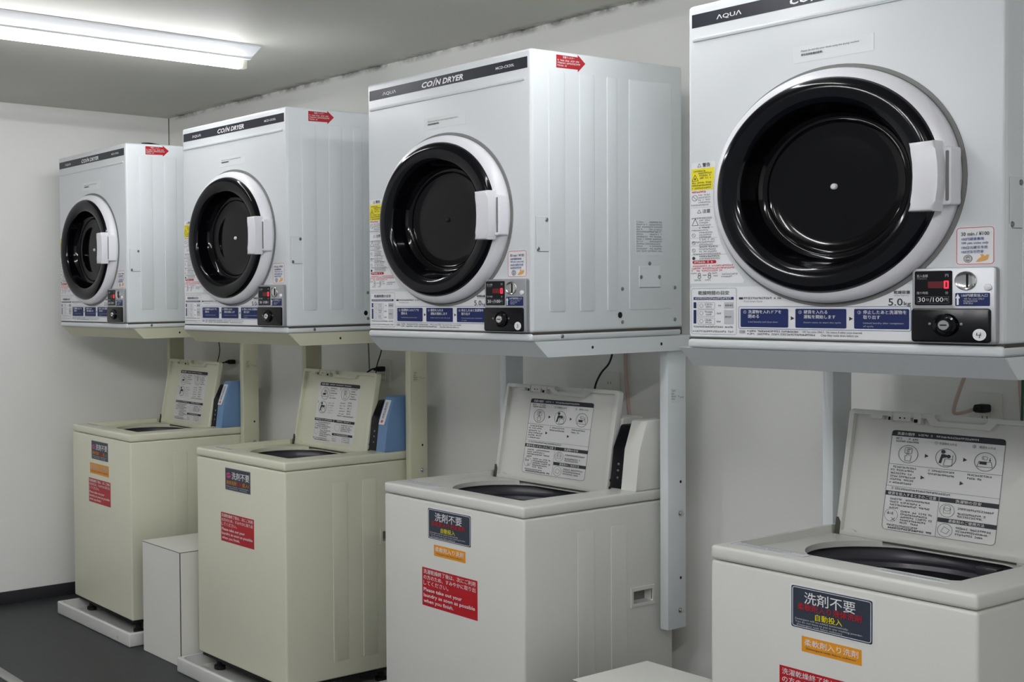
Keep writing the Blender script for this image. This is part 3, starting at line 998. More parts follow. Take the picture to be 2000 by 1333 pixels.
def washer_deck(t, m):
    a = MB().box(0, WW, -0.002, WD, ZS, ZT, m, 0.008, 3)
    # lid recess and the round opening
    rec = MB().prism(Print.rr(0.016, 0.466, 0.077, 0.474, 0.012, 4), TOP(0), ZT - 0.0185, ZT + 0.02, m)
    P = []
    for k in range(72):
        an = 2 * math.pi * k / 72
        x, y = 0.2697 + 0.200 * math.cos(an), 0.300 + 0.200 * math.sin(an)
        P.append((min(max(x, 0.03), 0.4655), min(max(y, 0.0775), 0.470)))
    Q = [P[0]]
    for q in P[1:]:
        if (q[0] - Q[-1][0]) ** 2 + (q[1] - Q[-1][1]) ** 2 > 1e-7:
            Q.append(q)
    hole = MB().prism(Q, TOP(0), ZS - 0.02, ZT + 0.02, 'tub')
    slot = MB().prism(Print.rr(0.014, 0.448, 0.446, 0.486, 0.004, 2), TOP(0), ZT - 0.0290, ZT + 0.02, m)
    me = boolean(a, [rec, hole, slot])
    link_mesh(me, 'deck', t)
    b = MB()
    f = Frame((0.2697, 0.300, 0), (1, 0, 0), (0, 1, 0), (0, 0, 1))
    b.lathe([(0.212, ZS - 0.004), (0.212, ZS - 0.020), (0.205, ZS - 0.030), (0.190, ZS - 0.034), (0.186, ZS - 0.044), (0.196, ZS - 0.056), (0.205, ZS - 0.07)], f, 'tub', 64)
    b.lathe([(0.205, ZS - 0.07), (0.205, ZS - 0.42), (0.06, ZS - 0.44), (0, ZS - 0.43)], f, 'tub_deep', 64)
    b.box(0.330, 0.372, 0.440, 0.470, ZS - 0.026, ZS - 0.006, 'tub', 0.003, 2)
    b.build('tub', t)

LID_W, LID_H, LID_T = 0.424, 0.312, 0.022
def lid_frame():
    up = Vector((0, 0.060, 0.298)).normalized()
    n = Vector((0, -up.z, up.y))
    return Frame((0.017, HINGE_Y, HINGE_Z), (1, 0, 0), up, n)

def washer_lid(t, m, old):
    f = lid_frame()
    a = MB().prism(Print.rr(0, LID_W, 0, LID_H, 0.010, 4), f, -LID_T, 0, m, 0.003, 2)
    top = LID_H - 0.012
    pocket = [(0.012, 0.012), (LID_W - 0.014, 0.012), (LID_W - 0.014, top), (0.318, top), (0.306, top - 0.016), (0.186, top - 0.016), (0.174, top), (0.012, top)]
    c1 = MB().prism(pocket, f, -0.013, 0.02, 'lid_inner')
    scoop = [(0.192, LID_H + 0.02), (0.192, LID_H - 0.010), (0.200, LID_H - 0.0165), (0.292, LID_H - 0.0165), (0.300, LID_H - 0.010), (0.300, LID_H + 0.02)]
    c2 = MB().prism(scoop, f, -0.015, 0.02, m)
    me = boolean(a, [c1, c2])
    lid = link_mesh(me, 'lid', t)
    # moulded bits of the latch along the upper lip
    b = MB()
    for x0, x1, y0, y1, d in ((0.050, 0.078, top - 0.008, top, 0.002), (0.092, 0.100, top - 0.012, LID_H - 0.002, 0.003), (0.102, 0.140, top - 0.010, LID_H - 0.004, 0.001), (0.148, 0.164, top - 0.014, LID_H - 0.002, 0.003)):
        b.prism(Print.rr(x0, x1, y0, y1, 0.001, 1), f, -0.012, d, m)
    p = Print(f, b)
    p.rect(0.0935, 0.0985, top - 0.010, top - 0.002, 'hole', 12).rect(0.150, 0.158, top - 0.012, top - 0.004, 'hole', 12)
    p.circle(0.118, top - 0.003, 0.0022, 'hole', 5, 10).circle(0.128, top - 0.003, 0.0018, 'hole', 5, 10)
    b.build('latch', lid)
    b = MB()
    b.prism([(0.000, -0.004), (0.010, -0.004), (0.010, 0.030), (0.004, 0.042), (0.000, 0.042)], f, -0.020, 0.003, 'seam')
    b.prism([(0.030, -0.006), (0.055, -0.006), (0.040, 0.016), (0.030, 0.020)], f, -0.018, -0.004, m)
    b.prism([(0.066, -0.028), (0.071, -0.028), (0.071, 0.0), (0.066, 0.0)], f, -0.012, -0.006, 'screw')
    b.build('hinge', lid)
    sf = Frame(f.p(LID_W, 0, 0), -f.n, f.v, (1, 0, 0))
    for yy in (0.022, 0.044):
        MB().lathe([(0.0045, -0.001), (0.0045, 0.0012), (0, 0.0014)], Frame(sf.p(0.012, yy), sf.u, sf.v, sf.n), 'seam', 12).build('lid_screw', lid)
    # printed film
    g = Frame(f.p(0, 0, -0.0128), f.u, f.v, f.n)
    (lid_label_old if old else lid_label_new)(g, lid)

def person_icon(p, cx, cy, s):
    """standing figure bending over a washer drum"""
    p.circle(cx - 0.0055 * s, cy + 0.0125 * s, 0.0042 * s, 'ink', 4, 14)
    p.poly([(cx - 0.0125 * s, cy - 0.012 * s), (cx - 0.0075 * s, cy - 0.012 * s), (cx - 0.0055 * s, cy - 0.001 * s), (cx + 0.004 * s, cy + 0.002 * s), (cx + 0.004 * s, cy + 0.0055 * s), (cx - 0.002 * s, cy + 0.0075 * s), (cx - 0.0085 * s, cy + 0.0075 * s)], 'ink', 4)
    p.circle(cx + 0.0055 * s, cy + 0.0035 * s, 0.0040 * s, 'ink', 4, 12)
    p.outline([(cx - 0.003 * s, cy - 0.016 * s), (cx + 0.013 * s, cy - 0.016 * s), (cx + 0.013 * s, cy - 0.002 * s), (cx - 0.001 * s, cy - 0.002 * s)], 0.0009 * s, 'ink', 4)
    p.line(cx + 0.013 * s, cy - 0.002 * s, cx + 0.013 * s, cy + 0.007 * s, 0.0009 * s, 'ink', 4)

def coin_icon(p, cx, cy, s):
    p.outline([(cx - 0.014 * s, cy - 0.010 * s), (cx + 0.014 * s, cy - 0.010 * s), (cx + 0.011 * s, cy + 0.001 * s), (cx - 0.011 * s, cy + 0.001 * s)], 0.0009 * s, 'ink', 4)
    p.rect(cx - 0.010 * s, cx + 0.003 * s, cy - 0.005 * s, cy + 0.0005 * s, 'ink', 4)
    p.outline(Print.rr(cx - 0.006 * s, cx + 0.004 * s, cy + 0.005 * s, cy + 0.0115 * s, 0.002 * s, 2), 0.0007 * s, 'ink', 4)
    p.fine(cx - 0.0045 * s, cx + 0.004 * s, cy + 0.0063 * s, 0.0038 * s, 'ink', 5)
    p.line(cx + 0.0085 * s, cy + 0.010 * s, cx + 0.0085 * s, cy + 0.003 * s, 0.001 * s, 'ink', 4)
    p.poly([(cx + 0.0065 * s, cy + 0.0052 * s), (cx + 0.0105 * s, cy + 0.0052 * s), (cx + 0.0085 * s, cy + 0.002 * s)], 'ink', 4)

def press_icon(p, cx, cy, s):
    p.outline(Print.rr(cx - 0.0065 * s, cx + 0.0065 * s, cy + 0.001 * s, cy + 0.014 * s, 0.002 * s, 2), 0.0008 * s, 'ink', 4)
    p.fine(cx - 0.004 * s, cx + 0.005 * s, cy + 0.0075 * s, 0.0045 * s, 'ink', 6)
    p.outline([(cx - 0.005 * s, cy - 0.014 * s), (cx + 0.005 * s, cy - 0.014 * s), (cx + 0.006 * s, cy - 0.003 * s), (cx + 0.001 * s, cy - 0.002 * s), (cx + 0.001 * s, cy + 0.006 * s), (cx - 0.002 * s, cy + 0.006 * s), (cx - 0.002 * s, cy - 0.003 * s), (cx - 0.006 * s, cy - 0.004 * s)], 0.0008 * s, 'ink', 4)

def header(p, x0, x1, y0, y1, title, tw, r=0.006, left=True):
    pts = Print.rr(x0, x1, y0 - r * 1.2, y1, r, 4)
    pts = [(x, max(y, y0)) for x, y in pts]
    p.poly(pts, 'ink', 3)

def lid_label_new(g, lid):
    p = Print(g)
    x0, x1, y0, y1 = 0.098, 0.334, 0.030, 0.268
    p.mb.prism(Print.rr(x0, x1, y0, y1, 0.009, 4), g, -0.0004, 0.0004, 'lid_label')
    p.outline(Print.rr(x0, x1, y0, y1, 0.009, 4), 0.0008, 'ink')
    header(p, x0, x1, 0.2545, y1, '', 0)
    p.text('洗濯の順序', x0 + 0.012, 0.2572, 'white_ink', w=0.038, h=0.0075, bold=0.01)
    p.fine(x0 + 0.058, x0 + 0.185, 0.2588, 0.0045, 'white_ink', 400)
    cxs = (x0 + 0.040, x0 + 0.120, x0 + 0.200)
    p.fine(x0 + 0.010, x0 + 0.026, 0.2465, 0.0048, 'ink', 401).fine(x0 + 0.038, x0 + 0.062, 0.2465, 0.0048, 'ink', 402)
    p.fine(x0 + 0.010, x0 + 0.062, 0.2405, 0.0040, 'ink', 403)
    p.text('①', x0 + 0.094, 0.2425, 'ink', h=0.0072)
    p.text('洗濯物を入れる', x0 + 0.104, 0.2430, 'ink', w=0.036, h=0.0058)
    p.text('②', x0 + 0.172, 0.2425, 'ink', h=0.0072)
    p.text('硬貨を入れる', x0 + 0.186, 0.2430, 'ink', w=0.032, h=0.0058)
    for cx in cxs:
        p.ring(cx, 0.2135, 0.0215, 0.0011, 'ink', 3, 40)
    press_icon(p, cxs[0], 0.2135, 1.15)
    person_icon(p, cxs[1], 0.2135, 1.1)
    coin_icon(p, cxs[2], 0.2125, 1.1)
    p.tri(x0 + 0.076, 0.2135, 0.0095, 'ink').tri(x0 + 0.156, 0.2135, 0.0095, 'ink')
    p.line(x0, 0.1870, x1, 0.1870, 0.0007, 'ink')
    for k in range(6):
        p.fine(x0 + 0.006, x0 + 0.062 - 0.004 * (k % 3), 0.1785 - 0.0075 * k, 0.0044, 'ink', 410 + k)
    for k in range(2):
        p.fine(x0 + 0.086, x0 + 0.142, 0.1785 - 0.0080 * k, 0.0044, 'ink', 420 + k)
        p.fine(x0 + 0.168, x0 + 0.216 - 0.018 * k, 0.1785 - 0.0080 * k, 0.0044, 'ink', 423 + k)
    p.tri(x0 + 0.072, 0.1620, 0.0095, 'ink').tri(x0 + 0.154, 0.1590, 0.0095, 'ink')
    p.line(x0, 0.1345, x1, 0.1345, 0.0006, 'ink')
    p.fine(x0 + 0.012, x0 + 0.142, 0.1270, 0.0046, 'ink', 430)
    xm = x0 + 0.116
    p.rect(x0, xm - 0.001, 0.1120, 0.1225, 'ink', 3)
    p.text('硬貨を投入するときのご注意', (x0 + xm) / 2, 0.1172, 'white_ink', w=0.104, h=0.0076, anchor='c', bold=0.015)
    p.rect(xm + 0.001, x1, 0.1120, 0.1225, 'ink', 3)
    p.text('洗濯物の目安', (x1 + xm) / 2, 0.1172, 'white_ink', w=0.052, h=0.0076, anchor='c', bold=0.015)
    p.line(xm, y0, xm, 0.1225, 0.0006, 'ink')
    for k in range(4):
        p.fine(x0 + 0.012, x0 + 0.102 - 0.020 * (k % 2) - (0.05 if k == 3 else 0), 0.1020 - 0.0070 * k, 0.0044, 'ink', 440 + k)
    p.ring(x0 + 0.0175, 0.0650, 0.0150, 0.0008, 'grey_ink', 3)
    p.fine(x0 + 0.008, x0 + 0.026, 0.0665, 0.0075, 'grey_ink', 447)
    p.line(x0 + 0.018, 0.0600, x0 + 0.027, 0.0520, 0.0010, 'ink').line(x0 + 0.018, 0.0520, x0 + 0.027, 0.0600, 0.0010, 'ink')
    for k in range(5):
        p.fine(x0 + 0.038, x0 + 0.108 - 0.012 * (k % 2) - (0.03 if k == 4 else 0), 0.0745 - 0.0066 * k, 0.0044, 'ink', 450 + k)
    p.fine(x0 + 0.010, x0 + 0.078, 0.0395, 0.0044, 'ink', 457).fine(x0 + 0.014, x0 + 0.108, 0.0335, 0.0044, 'ink', 458, 4, 1.4)
    p.ring(xm + 0.0185, 0.0935, 0.0155, 0.0008, 'ink', 3)
    p.ring(xm + 0.0185, 0.0990, 0.0072, 0.0008, 'ink', 3)
    p.outline([(xm + 0.0115, 0.0870), (xm + 0.0255, 0.0870), (xm + 0.0257, 0.0985), (xm + 0.0113, 0.0985)], 0.0007, 'ink')
    for k in range(3):
        p.fine(xm + 0.040, x1 - 0.006 - 0.012 * k, 0.0985 - (0, 0.011, 0.0175)[k], 0.0046, 'ink', 460 + k)
    p.rect(xm + 0.001, x1, 0.0655, 0.0755, 'ink', 3)
    p.text('柔軟剤のご使用方法', (x1 + xm) / 2, 0.0705, 'white_ink', w=0.072, h=0.0074, anchor='c', bold=0.015)
    p.ring(xm + 0.0185, 0.0480, 0.0155, 0.0008, 'ink', 3)
    p.outline([(xm + 0.010, 0.0440), (xm + 0.022, 0.0400), (xm + 0.028, 0.0500), (xm + 0.016, 0.0560)], 0.0008, 'ink')
    for k in range(3):
        p.fine(xm + 0.040, x1 - 0.010 - 0.006 * k, 0.0545 - 0.0072 * k, 0.0046, 'ink', 470 + k)
    p.build('lid_label', lid)

def lid_label_old(g, lid):
    p = Print(g)
    x0, x1, y0, y1 = 0.098, 0.330, 0.028, 0.262
    p.mb.prism(Print.rr(x0, x1, y0, y1, 0.008, 4), g, -0.0004, 0.0004, 'lid_label')
    header(p, x0 + 0.004, x1, 0.2480, y1, '', 0)
    p.text('洗濯の順序', x0 + 0.012, 0.2512, 'white_ink', w=0.042, h=0.0075, bold=0.02)
    p.fine(x0 + 0.062, x0 + 0.190, 0.2525, 0.0048, 'white_ink', 500)
    for num, cx, cy, ic in (('1', x0 + 0.040, 0.218, coin_icon), ('2', x0 + 0.156, 0.222, press_icon), ('3', x0 + 0.036, 0.163, person_icon)):
        p.ring(cx, cy, 0.0240, 0.0011, 'ink', 3, 36)
        ic(p, cx, cy, 1.2)
        p.text(num, cx - 0.033, cy + 0.016, 'ink', h=0.009)
    for k in range(5):
        p.fine(x0 + 0.068, x0 + 0.110 - 0.01 * (k % 2), 0.238 - 0.0095 * k, 0.0046, 'ink', 510 + k)
        p.fine(x0 + 0.184, x0 + 0.222 - 0.01 * (k % 2), 0.241 - 0.0095 * k, 0.0046, 'ink', 520 + k)
        p.fine(x0 + 0.066, x0 + 0.100, 0.180 - 0.0095 * k, 0.0040, 'light_ink' if k > 1 else 'grey_ink', 530 + k)
        p.fine(x0 + 0.135, x0 + 0.165, 0.184 - 0.0105 * k, 0.0046, 'grey_ink', 540 + k)
        p.fine(x0 + 0.178, x0 + 0.202, 0.186 - 0.0105 * k, 0.0060, 'grey_ink', 545 + k)
    p.fine(x0 + 0.126, x0 + 0.218, 0.134, 0.0044, 'ink', 551)
    xm = x0 + 0.112
    p.rect(x0, xm - 0.001, 0.1090, 0.1190, 'ink', 3).rect(xm + 0.001, x1 - 0.002, 0.1085, 0.1190, 'ink', 3)
    p.fine(x0 + 0.006, xm - 0.006, 0.1118, 0.0050, 'white_ink', 560, 5).fine(xm + 0.018, x1 - 0.024, 0.1118, 0.0050, 'white_ink', 561, 5)
    for k in range(4):
        p.fine(x0 + 0.006, x0 + 0.100 - 0.016 * (k % 2), 0.100 - 0.0075 * k, 0.0046, 'ink', 570 + k)
    for k in range(4):
        p.fine(x0 + 0.040, x0 + 0.106 - 0.02 * (k % 2), 0.0695 - 0.0072 * k, 0.0046, 'ink', 580 + k)
        p.fine(xm + 0.046, x1 - 0.010 - 0.01 * (k % 2), 0.0985 - 0.0072 * k, 0.0046, 'ink', 590 + k)
    p.ring(xm + 0.024, 0.090, 0.014, 0.0007, 'grey_ink', 3).ring(x0 + 0.018, 0.066, 0.011, 0.0007, 'grey_ink', 3)
    p.rect(xm, x1 - 0.004, 0.0580, 0.0670, 'ink', 3)
    p.fine(xm + 0.014, x1 - 0.024, 0.0602, 0.0046, 'white_ink', 595, 5)
    for k in range(3):
        p.fine(xm + 0.004, xm + 0.030, 0.050 - 0.0075 * k, 0.0044, 'grey_ink', 600 + k).fine(xm + 0.060, x1 - 0.014, 0.050 - 0.0075 * k, 0.0044, 'grey_ink', 605 + k)
    p.fine(x0 + 0.004, x0 + 0.090, 0.0385, 0.0044, 'ink', 610).fine(x0 + 0.012, x0 + 0.106, 0.0320, 0.0044, 'ink', 611, 4, 1.4)
    p.build('lid_label', lid)

UNIT_PROF = [(0.4535, ZT), (0.4700, 0.9920), (0.5030, 1.0720), (0.5100, 1.0760), (WD - 0.004, 1.0760), (WD - 0.004, ZT)]
def washer_unit(t, old):
    """control and coin unit standing on the rear of the deck"""
    fr = lambda x: Frame((x, 0, 0), (0, 1, 0), (0, 0, 1), (1, 0, 0))
    off = 0.010
    prof = [(y + (off if y < 0.6 else 0), z) for y, z in UNIT_PROF]
    if not old:
        b = MB()
        b.prism([(0.4900, ZT), (0.5140, 0.9920), (0.5330, 1.0720), (0.5400, 1.0760), (WD - 0.004, 1.0760), (WD - 0.004, ZT)], fr(0), 0.003, 0.445, 'washer_white', 0.003, 2)
        u = b.build('control_unit', t)
        # face panels, lying on the sloped front
        lo, hi = Vector((0, 0.5140, 0.9920)), Vector((0, 0.5330, 1.0720))
        a = Vector((0, 0.4900, ZT))
        v1 = (lo - a).normalized()
        g = Frame(a, (1, 0, 0), v1, (0, -v1.z, v1.y))
        p = Print(g)
        p.mb.prism(Print.rr(0.010, 0.060, 0.046, 0.108, 0.004, 3), g, -0.001, 0.0012, 'slate')
        v2 = (hi - lo).normalized()
        g2 = Frame(lo, (1, 0, 0), v2, (0, -v2.z, v2.y))
        p.mb.prism(Print.rr(0.010, 0.060, -0.008, 0.074, 0.004, 3), g2, -0.001, 0.0016, 'slate')
        p.mb.prism(Print.rr(0.006, 0.040, 0.008, 0.034, 0.004, 3), g, -0.001, 0.0012, 'slate')
        q = Print(g, p.mb)
        for k in range(3):
            q.fine(0.014, 0.052, 0.060 - 0.006 * k, 0.0034, 'blue_ink', 620 + k, 5)
        q.fine(0.014, 0.050, 0.092, 0.004, 'light_ink', 625, 5).fine(0.014, 0.050, 0.080, 0.004, 'light_ink', 626, 5)
        q2 = Print(g2, p.mb)
        for k in range(3):
            q2.fine(0.014, 0.052, 0.060 - 0.022 * k, 0.005, 'light_ink', 630 + k, 6)
        p.build('control_panel', u, 'dark control panel')
    b = MB()
    b.prism([(y + 0.006 if y < 0.6 else y, z - (0.018 if z > 1 else 0)) for y, z in prof], fr(0), 0.447, WW - 0.045, 'black', 0.003, 2)
    for z in (0.905, 0.926, 0.945):
        b.lathe([(0.004, 0), (0.004, 0.0015), (0, 0.002)], Frame((0.470, 0.4535 + off + 0.006 + (z - ZT) * 0.14, z), (1, 0, 0), (0, 0, 1), (0, -1, 0)), 'screw', 10)
    b.build('coin_slot_panel', t, 'black coin slot panel')
    b = MB()
    m = 'blue_box' if old else 'washer_white'
    b.prism(prof, fr(0), WW - 0.046 if old else WW - 0.050, WW - 0.001, m, 0.003, 2)
    cb = b.build('coin_box', t, 'sky blue coin box' if old else None)
    if old:
        lo, hi = Vector((0, 0.4700 + off, 0.9920)), Vector((0, 0.5030 + off, 1.0720))
        v2 = (hi - lo).normalized()
        g2 = Frame(lo, (1, 0, 0), v2, (0, -v2.z, v2.y))
        p = Print(g2)
        p.base(WW - 0.040, WW - 0.012, -0.020, 0.076, 0.001, 'paper', 0.002)
        p.T = 0.0008
        p.rect(WW - 0.032, WW - 0.020, 0.002, 0.068, 'light_ink', 4)
        for k in range(6):
            p.fine(WW - 0.031, WW - 0.020, 0.056 - 0.010 * k, 0.007, 'red_ink' if k % 2 else 'blue_ink', 640 + k, 5)
        p.circle(WW - 0.026, -0.008, 0.006, 'pink_edge', 4, 12)
        p.build('coin_box_sticker', cb)

def washer_stickers(t, old, orange=True):
    f = FRONT(0)
    xc = 0.262
    p = Print(f)
    if old:
        x0, x1, y0, y1 = 0.188, 0.342, 0.734, 0.817
        p.base(x0, x1, y0, y1, 0.003, 'slate')
        p.outline(Print.rr(x0 + 0.001, x1 - 0.001, y0 + 0.001, y1 - 0.001, 0.003, 3), 0.0011, 'light_ink')
        p.circle(x0 + 0.021, y1 - 0.028, 0.0150, 'pink_icon', 3, 18, 0.011)
        p.line(x0 + 0.008, y1 - 0.030, x0 + 0.034, y1 - 0.024, 0.003, 'slate', 4)
        p.text('洗剤不要', x0 + 0.042, y1 - 0.040, 'white_ink', w=0.106, h=0.0270, bold=0.02)
        p.text('液体洗剤', x0 + 0.008, y1 - 0.062, 'orange_ink', w=0.062, h=0.0160, bold=0.03)
        p.text('自動', x0 + 0.074, y1 - 0.062, 'red', w=0.030, h=0.0160, bold=0.03)
        p.text('投入!', x0 + 0.107, y1 - 0.062, 'orange_ink', w=0.038, h=0.0160, bold=0.03)
        p.fine(x0 + 0.008, x1 - 0.008, y0 + 0.0125, 0.0042, 'light_ink', 650).fine(x0 + 0.008, x1 - 0.020, y0 + 0.0055, 0.0042, 'light_ink', 651)
    else:
        x0, x1, y0, y1 = 0.186, 0.351, 0.731, 0.8205
        p.base(x0 - 0.003, x1 + 0.003, y0 - 0.003, y1 + 0.003, 0.004, 'paper')
        p.rrect(x0, x1, y0, y1, 0.004, 'slate', 3)
        p.outline(Print.rr(x0 + 0.003, x1 - 0.003, y0 + 0.003, y1 - 0.003, 0.004, 3), 0.0013, 'white_ink', 4)
        p.text('洗剤不要', x0 + 0.028, y1 - 0.035, 'white_ink', w=0.104, h=0.0255, bold=0.015, layer=5)
        p.text('柔軟剤入り液体洗剤', x0 + 0.014, y1 - 0.050, 'red', w=0.130, h=0.0150, bold=0.03, layer=5)
        p.text('自動投入', x0 + 0.051, y1 - 0.0665, 'yellow', w=0.055, h=0.0140, bold=0.02, layer=5)
        for k, (s_, w) in enumerate((('Detergent will be added automatically.', 0.110), ('You do not have to put in any washing powder.', 0.138), ('(Detergent with fabric softener)', 0.094))):
            p.text(s_, x0 + (0.0085, 0.0085, 0.012)[k], y0 + 0.0165 - 0.0060 * k, 'light_ink', w=w, h=0.0050, layer=5, bold=0.01)
    p.build('detergent_sticker', t)
    if orange:
        p = Print(f)
        x0, x1, y0, y1 = (0.171, 0.347, 0.668, 0.716) if old else (0.208, 0.330, 0.682, 0.715)
        p.base(x0, x1, y0, y1, 0.001, 'orange')
        p.text('柔軟剤入り洗剤', x0 + 0.006, y0 + (y1 - y0) * 0.42, 'white_ink' if not old else 'light_ink', w=(x1 - x0) - 0.012, h=(y1 - y0) * 0.44, bold=0.005)
        p.text('Detergent with fabric softener', x0 + 0.010, y0 + (y1 - y0) * 0.15, 'slate', w=(x1 - x0) - 0.020, h=(y1 - y0) * 0.17)
        p.build('softener_sticker', t)
    p = Print(f)
    x0, x1, y0, y1 = (0.158, 0.360, 0.538, 0.646) if old else (0.160, 0.374, 0.526, 0.640)
    p.base(x0, x1, y0, y1, 0.001, 'washer_red')
    w = x1 - x0
    h = y1 - y0
    for k, (s_, ww) in enumerate((('洗濯乾燥終了後は、次にご利用', 0.94), ('の方のため、すみやかに取り出', 0.94), ('してください。', 0.46))):
        p.text(s_, x0 + w * 0.03, y1 - h * (0.155 + 0.150 * k), 'white_ink', w=w * ww, h=h * 0.118, bold=0.012)
    for k, (s_, ww) in enumerate((('Please take out your', 0.70), ('laundry as soon as possible', 0.93), ('when you finish.', 0.55))):
        p.text(s_, x0 + w * 0.03, y1 - h * (0.645 + 0.148 * k), 'white_ink', w=w * ww, h=h * 0.122, bold=0.012)
    p.build('notice_sticker', t)
    # outlined notice printed on the deck front
    p = Print(TOP(ZT))
    if old:
        p.base(0.050, 0.170, 0.040, 0.062, 0.002, 'paper', 0.0006)
        p.fine(0.056, 0.164, 0.046, 0.010, 'pink_icon', 660, 4, 1.3)
    else:
        p.base(0.022, 0.186, 0.040, 0.075, 0.003, 'paper', 0.0006)
        p.outline(Print.rr(0.022, 0.186, 0.040, 0.075, 0.003, 3), 0.0010, 'ink')
        for k in range(3):
            p.fine(0.030, 0.178 - 0.02 * k, 0.064 - 0.009 * k, 0.0046, 'grey_ink', 662 + k)
    p.build('deck_sticker', t)

def make_washer(old):
    t = thing('washing_machine', '', 'washing machine')
    m = 'cream' if old else 'washer_white'
    washer_body(t, m)
    washer_deck(t, m)
    washer_lid(t, m, old)
    washer_unit(t, old)
    return t

def place_washer(t, x, y, a, label):
    t.location = (x, y, 0)
    t.rotation_euler = (0, 0, a)
    tag(t, label, 'washing machine', 'top loading coin washers with lids raised')

wn = make_washer(False)
washer_stickers(wn, False)
washer_feet(wn, 0.0)
w4 = copy_tree(wn)
wo = make_washer(True)
w2 = copy_tree(wo)
washer_stickers(wo, True, True)
washer_feet(wo, 0.0145)
washer_stickers(w2, True, False)
washer_feet(w2, 0.0145)
place_washer(wn, 1.0649, 0.0302, -0.0085, 'white washing machine in the middle with all its front visible, white coin box')
place_washer(w4, 2.1549, -0.0032, -0.0160, 'nearest white washing machine, at the lower right corner, lid cut by the frame')
place_washer(w2, 0.0257, 0.0424, 0.0, 'cream washing machine with two front stickers only, none orange, blue coin box')
place_washer(wo, -0.9999, 0.0557, -0.030, 'cream washing machine by the end wall with three front stickers including an orange one')
# loose strip of clear film on the front of the nearest washer's deck
p = Print(TOP(ZT))
p.base(0.325, 0.468, 0.044, 0.0755, 0.002, 'tape', 0.0010)
p.fine(0.338, 0.452, 0.0535, 0.006, 'grey_ink', 670)
p.build('deck_notice', w4)

# ------------------------------------------------------------------ drain pans
def make_pan():
    t = thing('drain_pan', '', 'drain pan')
    S, H = 0.64, 0.057
    a = MB().box(0, S, 0, S, 0, H, 'pan', 0.006, 3)
    c = MB().prism(Print.rr(0.012, S - 0.012, 0.012, S - 0.012, 0.03, 4), TOP(0), 0.012, 0.2, 'pan')
    c2 = MB()
    link_mesh(boolean(a, [c]), 'tray', t)
    for x in (0.02, S - 0.11):
        for y in (0.02, S - 0.11):
            b = MB()
            b.box(x, x + 0.09, y, y + 0.09, 0.010, 0.0142, 'pan', 0.002, 2)
            b.build('foot_pad', t)
    b = MB().lathe([(0.007, 0), (0.007, 0.0015), (0, 0.002)], Frame((0.545, 0, 0.022), (1, 0, 0), (0, 0, 1), (0, -1, 0)), 'light_ink', 16)
    b.build('plug', t)
    return t
pan = make_pan()
pan.location = (-1.014, -0.030, 0)
tag(pan, 'low white square drain pan under the cream washer by the end wall', 'drain pan', 'white drain pans')
pan2 = copy_tree(pan)
pan2.location = (-0.012, -0.036, 0)
tag(pan2, 'low white square drain pan under the cream washer in the second place', 'drain pan', 'white drain pans')

# ------------------------------------------------------------------ white laminate boxes between the washers
def make_box(w, d, h):
    t = thing('storage_box', '', 'box')
    b = MB()
    b.box(0.0012, w - 0.0012, 0.0012, d, 0, h - 0.0025, 'seam')
    b.box(0.0015, w - 0.0025, 0, d - 0.001, 0.001, h - 0.003, 'box_white', 0.0006, 1)
    b.box(0.003, w, 0.003, d - 0.001, 0.001, h - 0.003, 'box_white', 0.0006, 1)
    b.box(w - 0.0026, w + 0.0002, -0.0002, 0.0026, 0.001, h - 0.002, 'seam')
    b.box(0.0, w, -0.0002, 0.003, h - 0.0042, h - 0.0018, 'seam')
    b.box(w - 0.003, w + 0.0002, 0.0, d - 0.001, h - 0.0042, h - 0.0018, 'seam')
    b.build('body', t)
    b = MB()
    b.box(0, w, 0, d, h - 0.0022, h, 'box_white', 0.0005, 1)
    b.build('top_panel', t)
    return t
bx = make_box(0.277, 0.30, 0.455)
bx.location = (-0.318, 0.004, 0)
tag(bx, 'tall white box standing on the floor between the two cream washers', 'box', 'white boxes between washers')
bx2 = copy_tree(bx)
bx2.location = (1.772, 0.006, 0)
tag(bx2, 'white box at the bottom edge between the two white washers', 'box', 'white boxes between washers')

# ------------------------------------------------------------------ outlets and cords on the back wall
def make_outlet():
    t = thing('wall_outlet', '', 'outlet')
    f = Frame((0, 0, 0), (1, 0, 0), (0, 0, 1), (0, -1, 0))
    b = MB()
    b.prism(Print.rr(-0.036, 0.036, -0.060, 0.060, 0.007, 4), f, 0, 0.008, 'outlet', 0.003, 2)
    b.build('cover_plate', t)
    b = MB()
    b.prism(Print.rr(-0.012, 0.012, -0.034, 0.034, 0.002, 2), f, 0.007, 0.0095, 'outlet', 0.0005, 1)
    for z in (0.020, -0.006, -0.028):
        for x in (-0.0055, 0.0045):
            b.prism(Print.rr(x, x + 0.0014, z, z + 0.008, 0.0003, 1), f, 0.0085, 0.0098, 'hole')
    b.build('socket', t)
    return t
ol = make_outlet()
OZ = FZ - 0.1915
outlets = [(0.256, 'white wall outlet with black plug, behind the second washer from the end wall'),
           (1.293, 'white wall outlet above the lid of the middle white washer'),
           (2.351, 'white wall outlet with dark plug, behind the nearest white washer')]
for i, (x, lab) in enumerate(outlets):
    o = ol if i == 0 else copy_tree(ol)
    o.location = (x, Y1, OZ)
    tag(o, lab, 'outlet', 'white wall outlets')

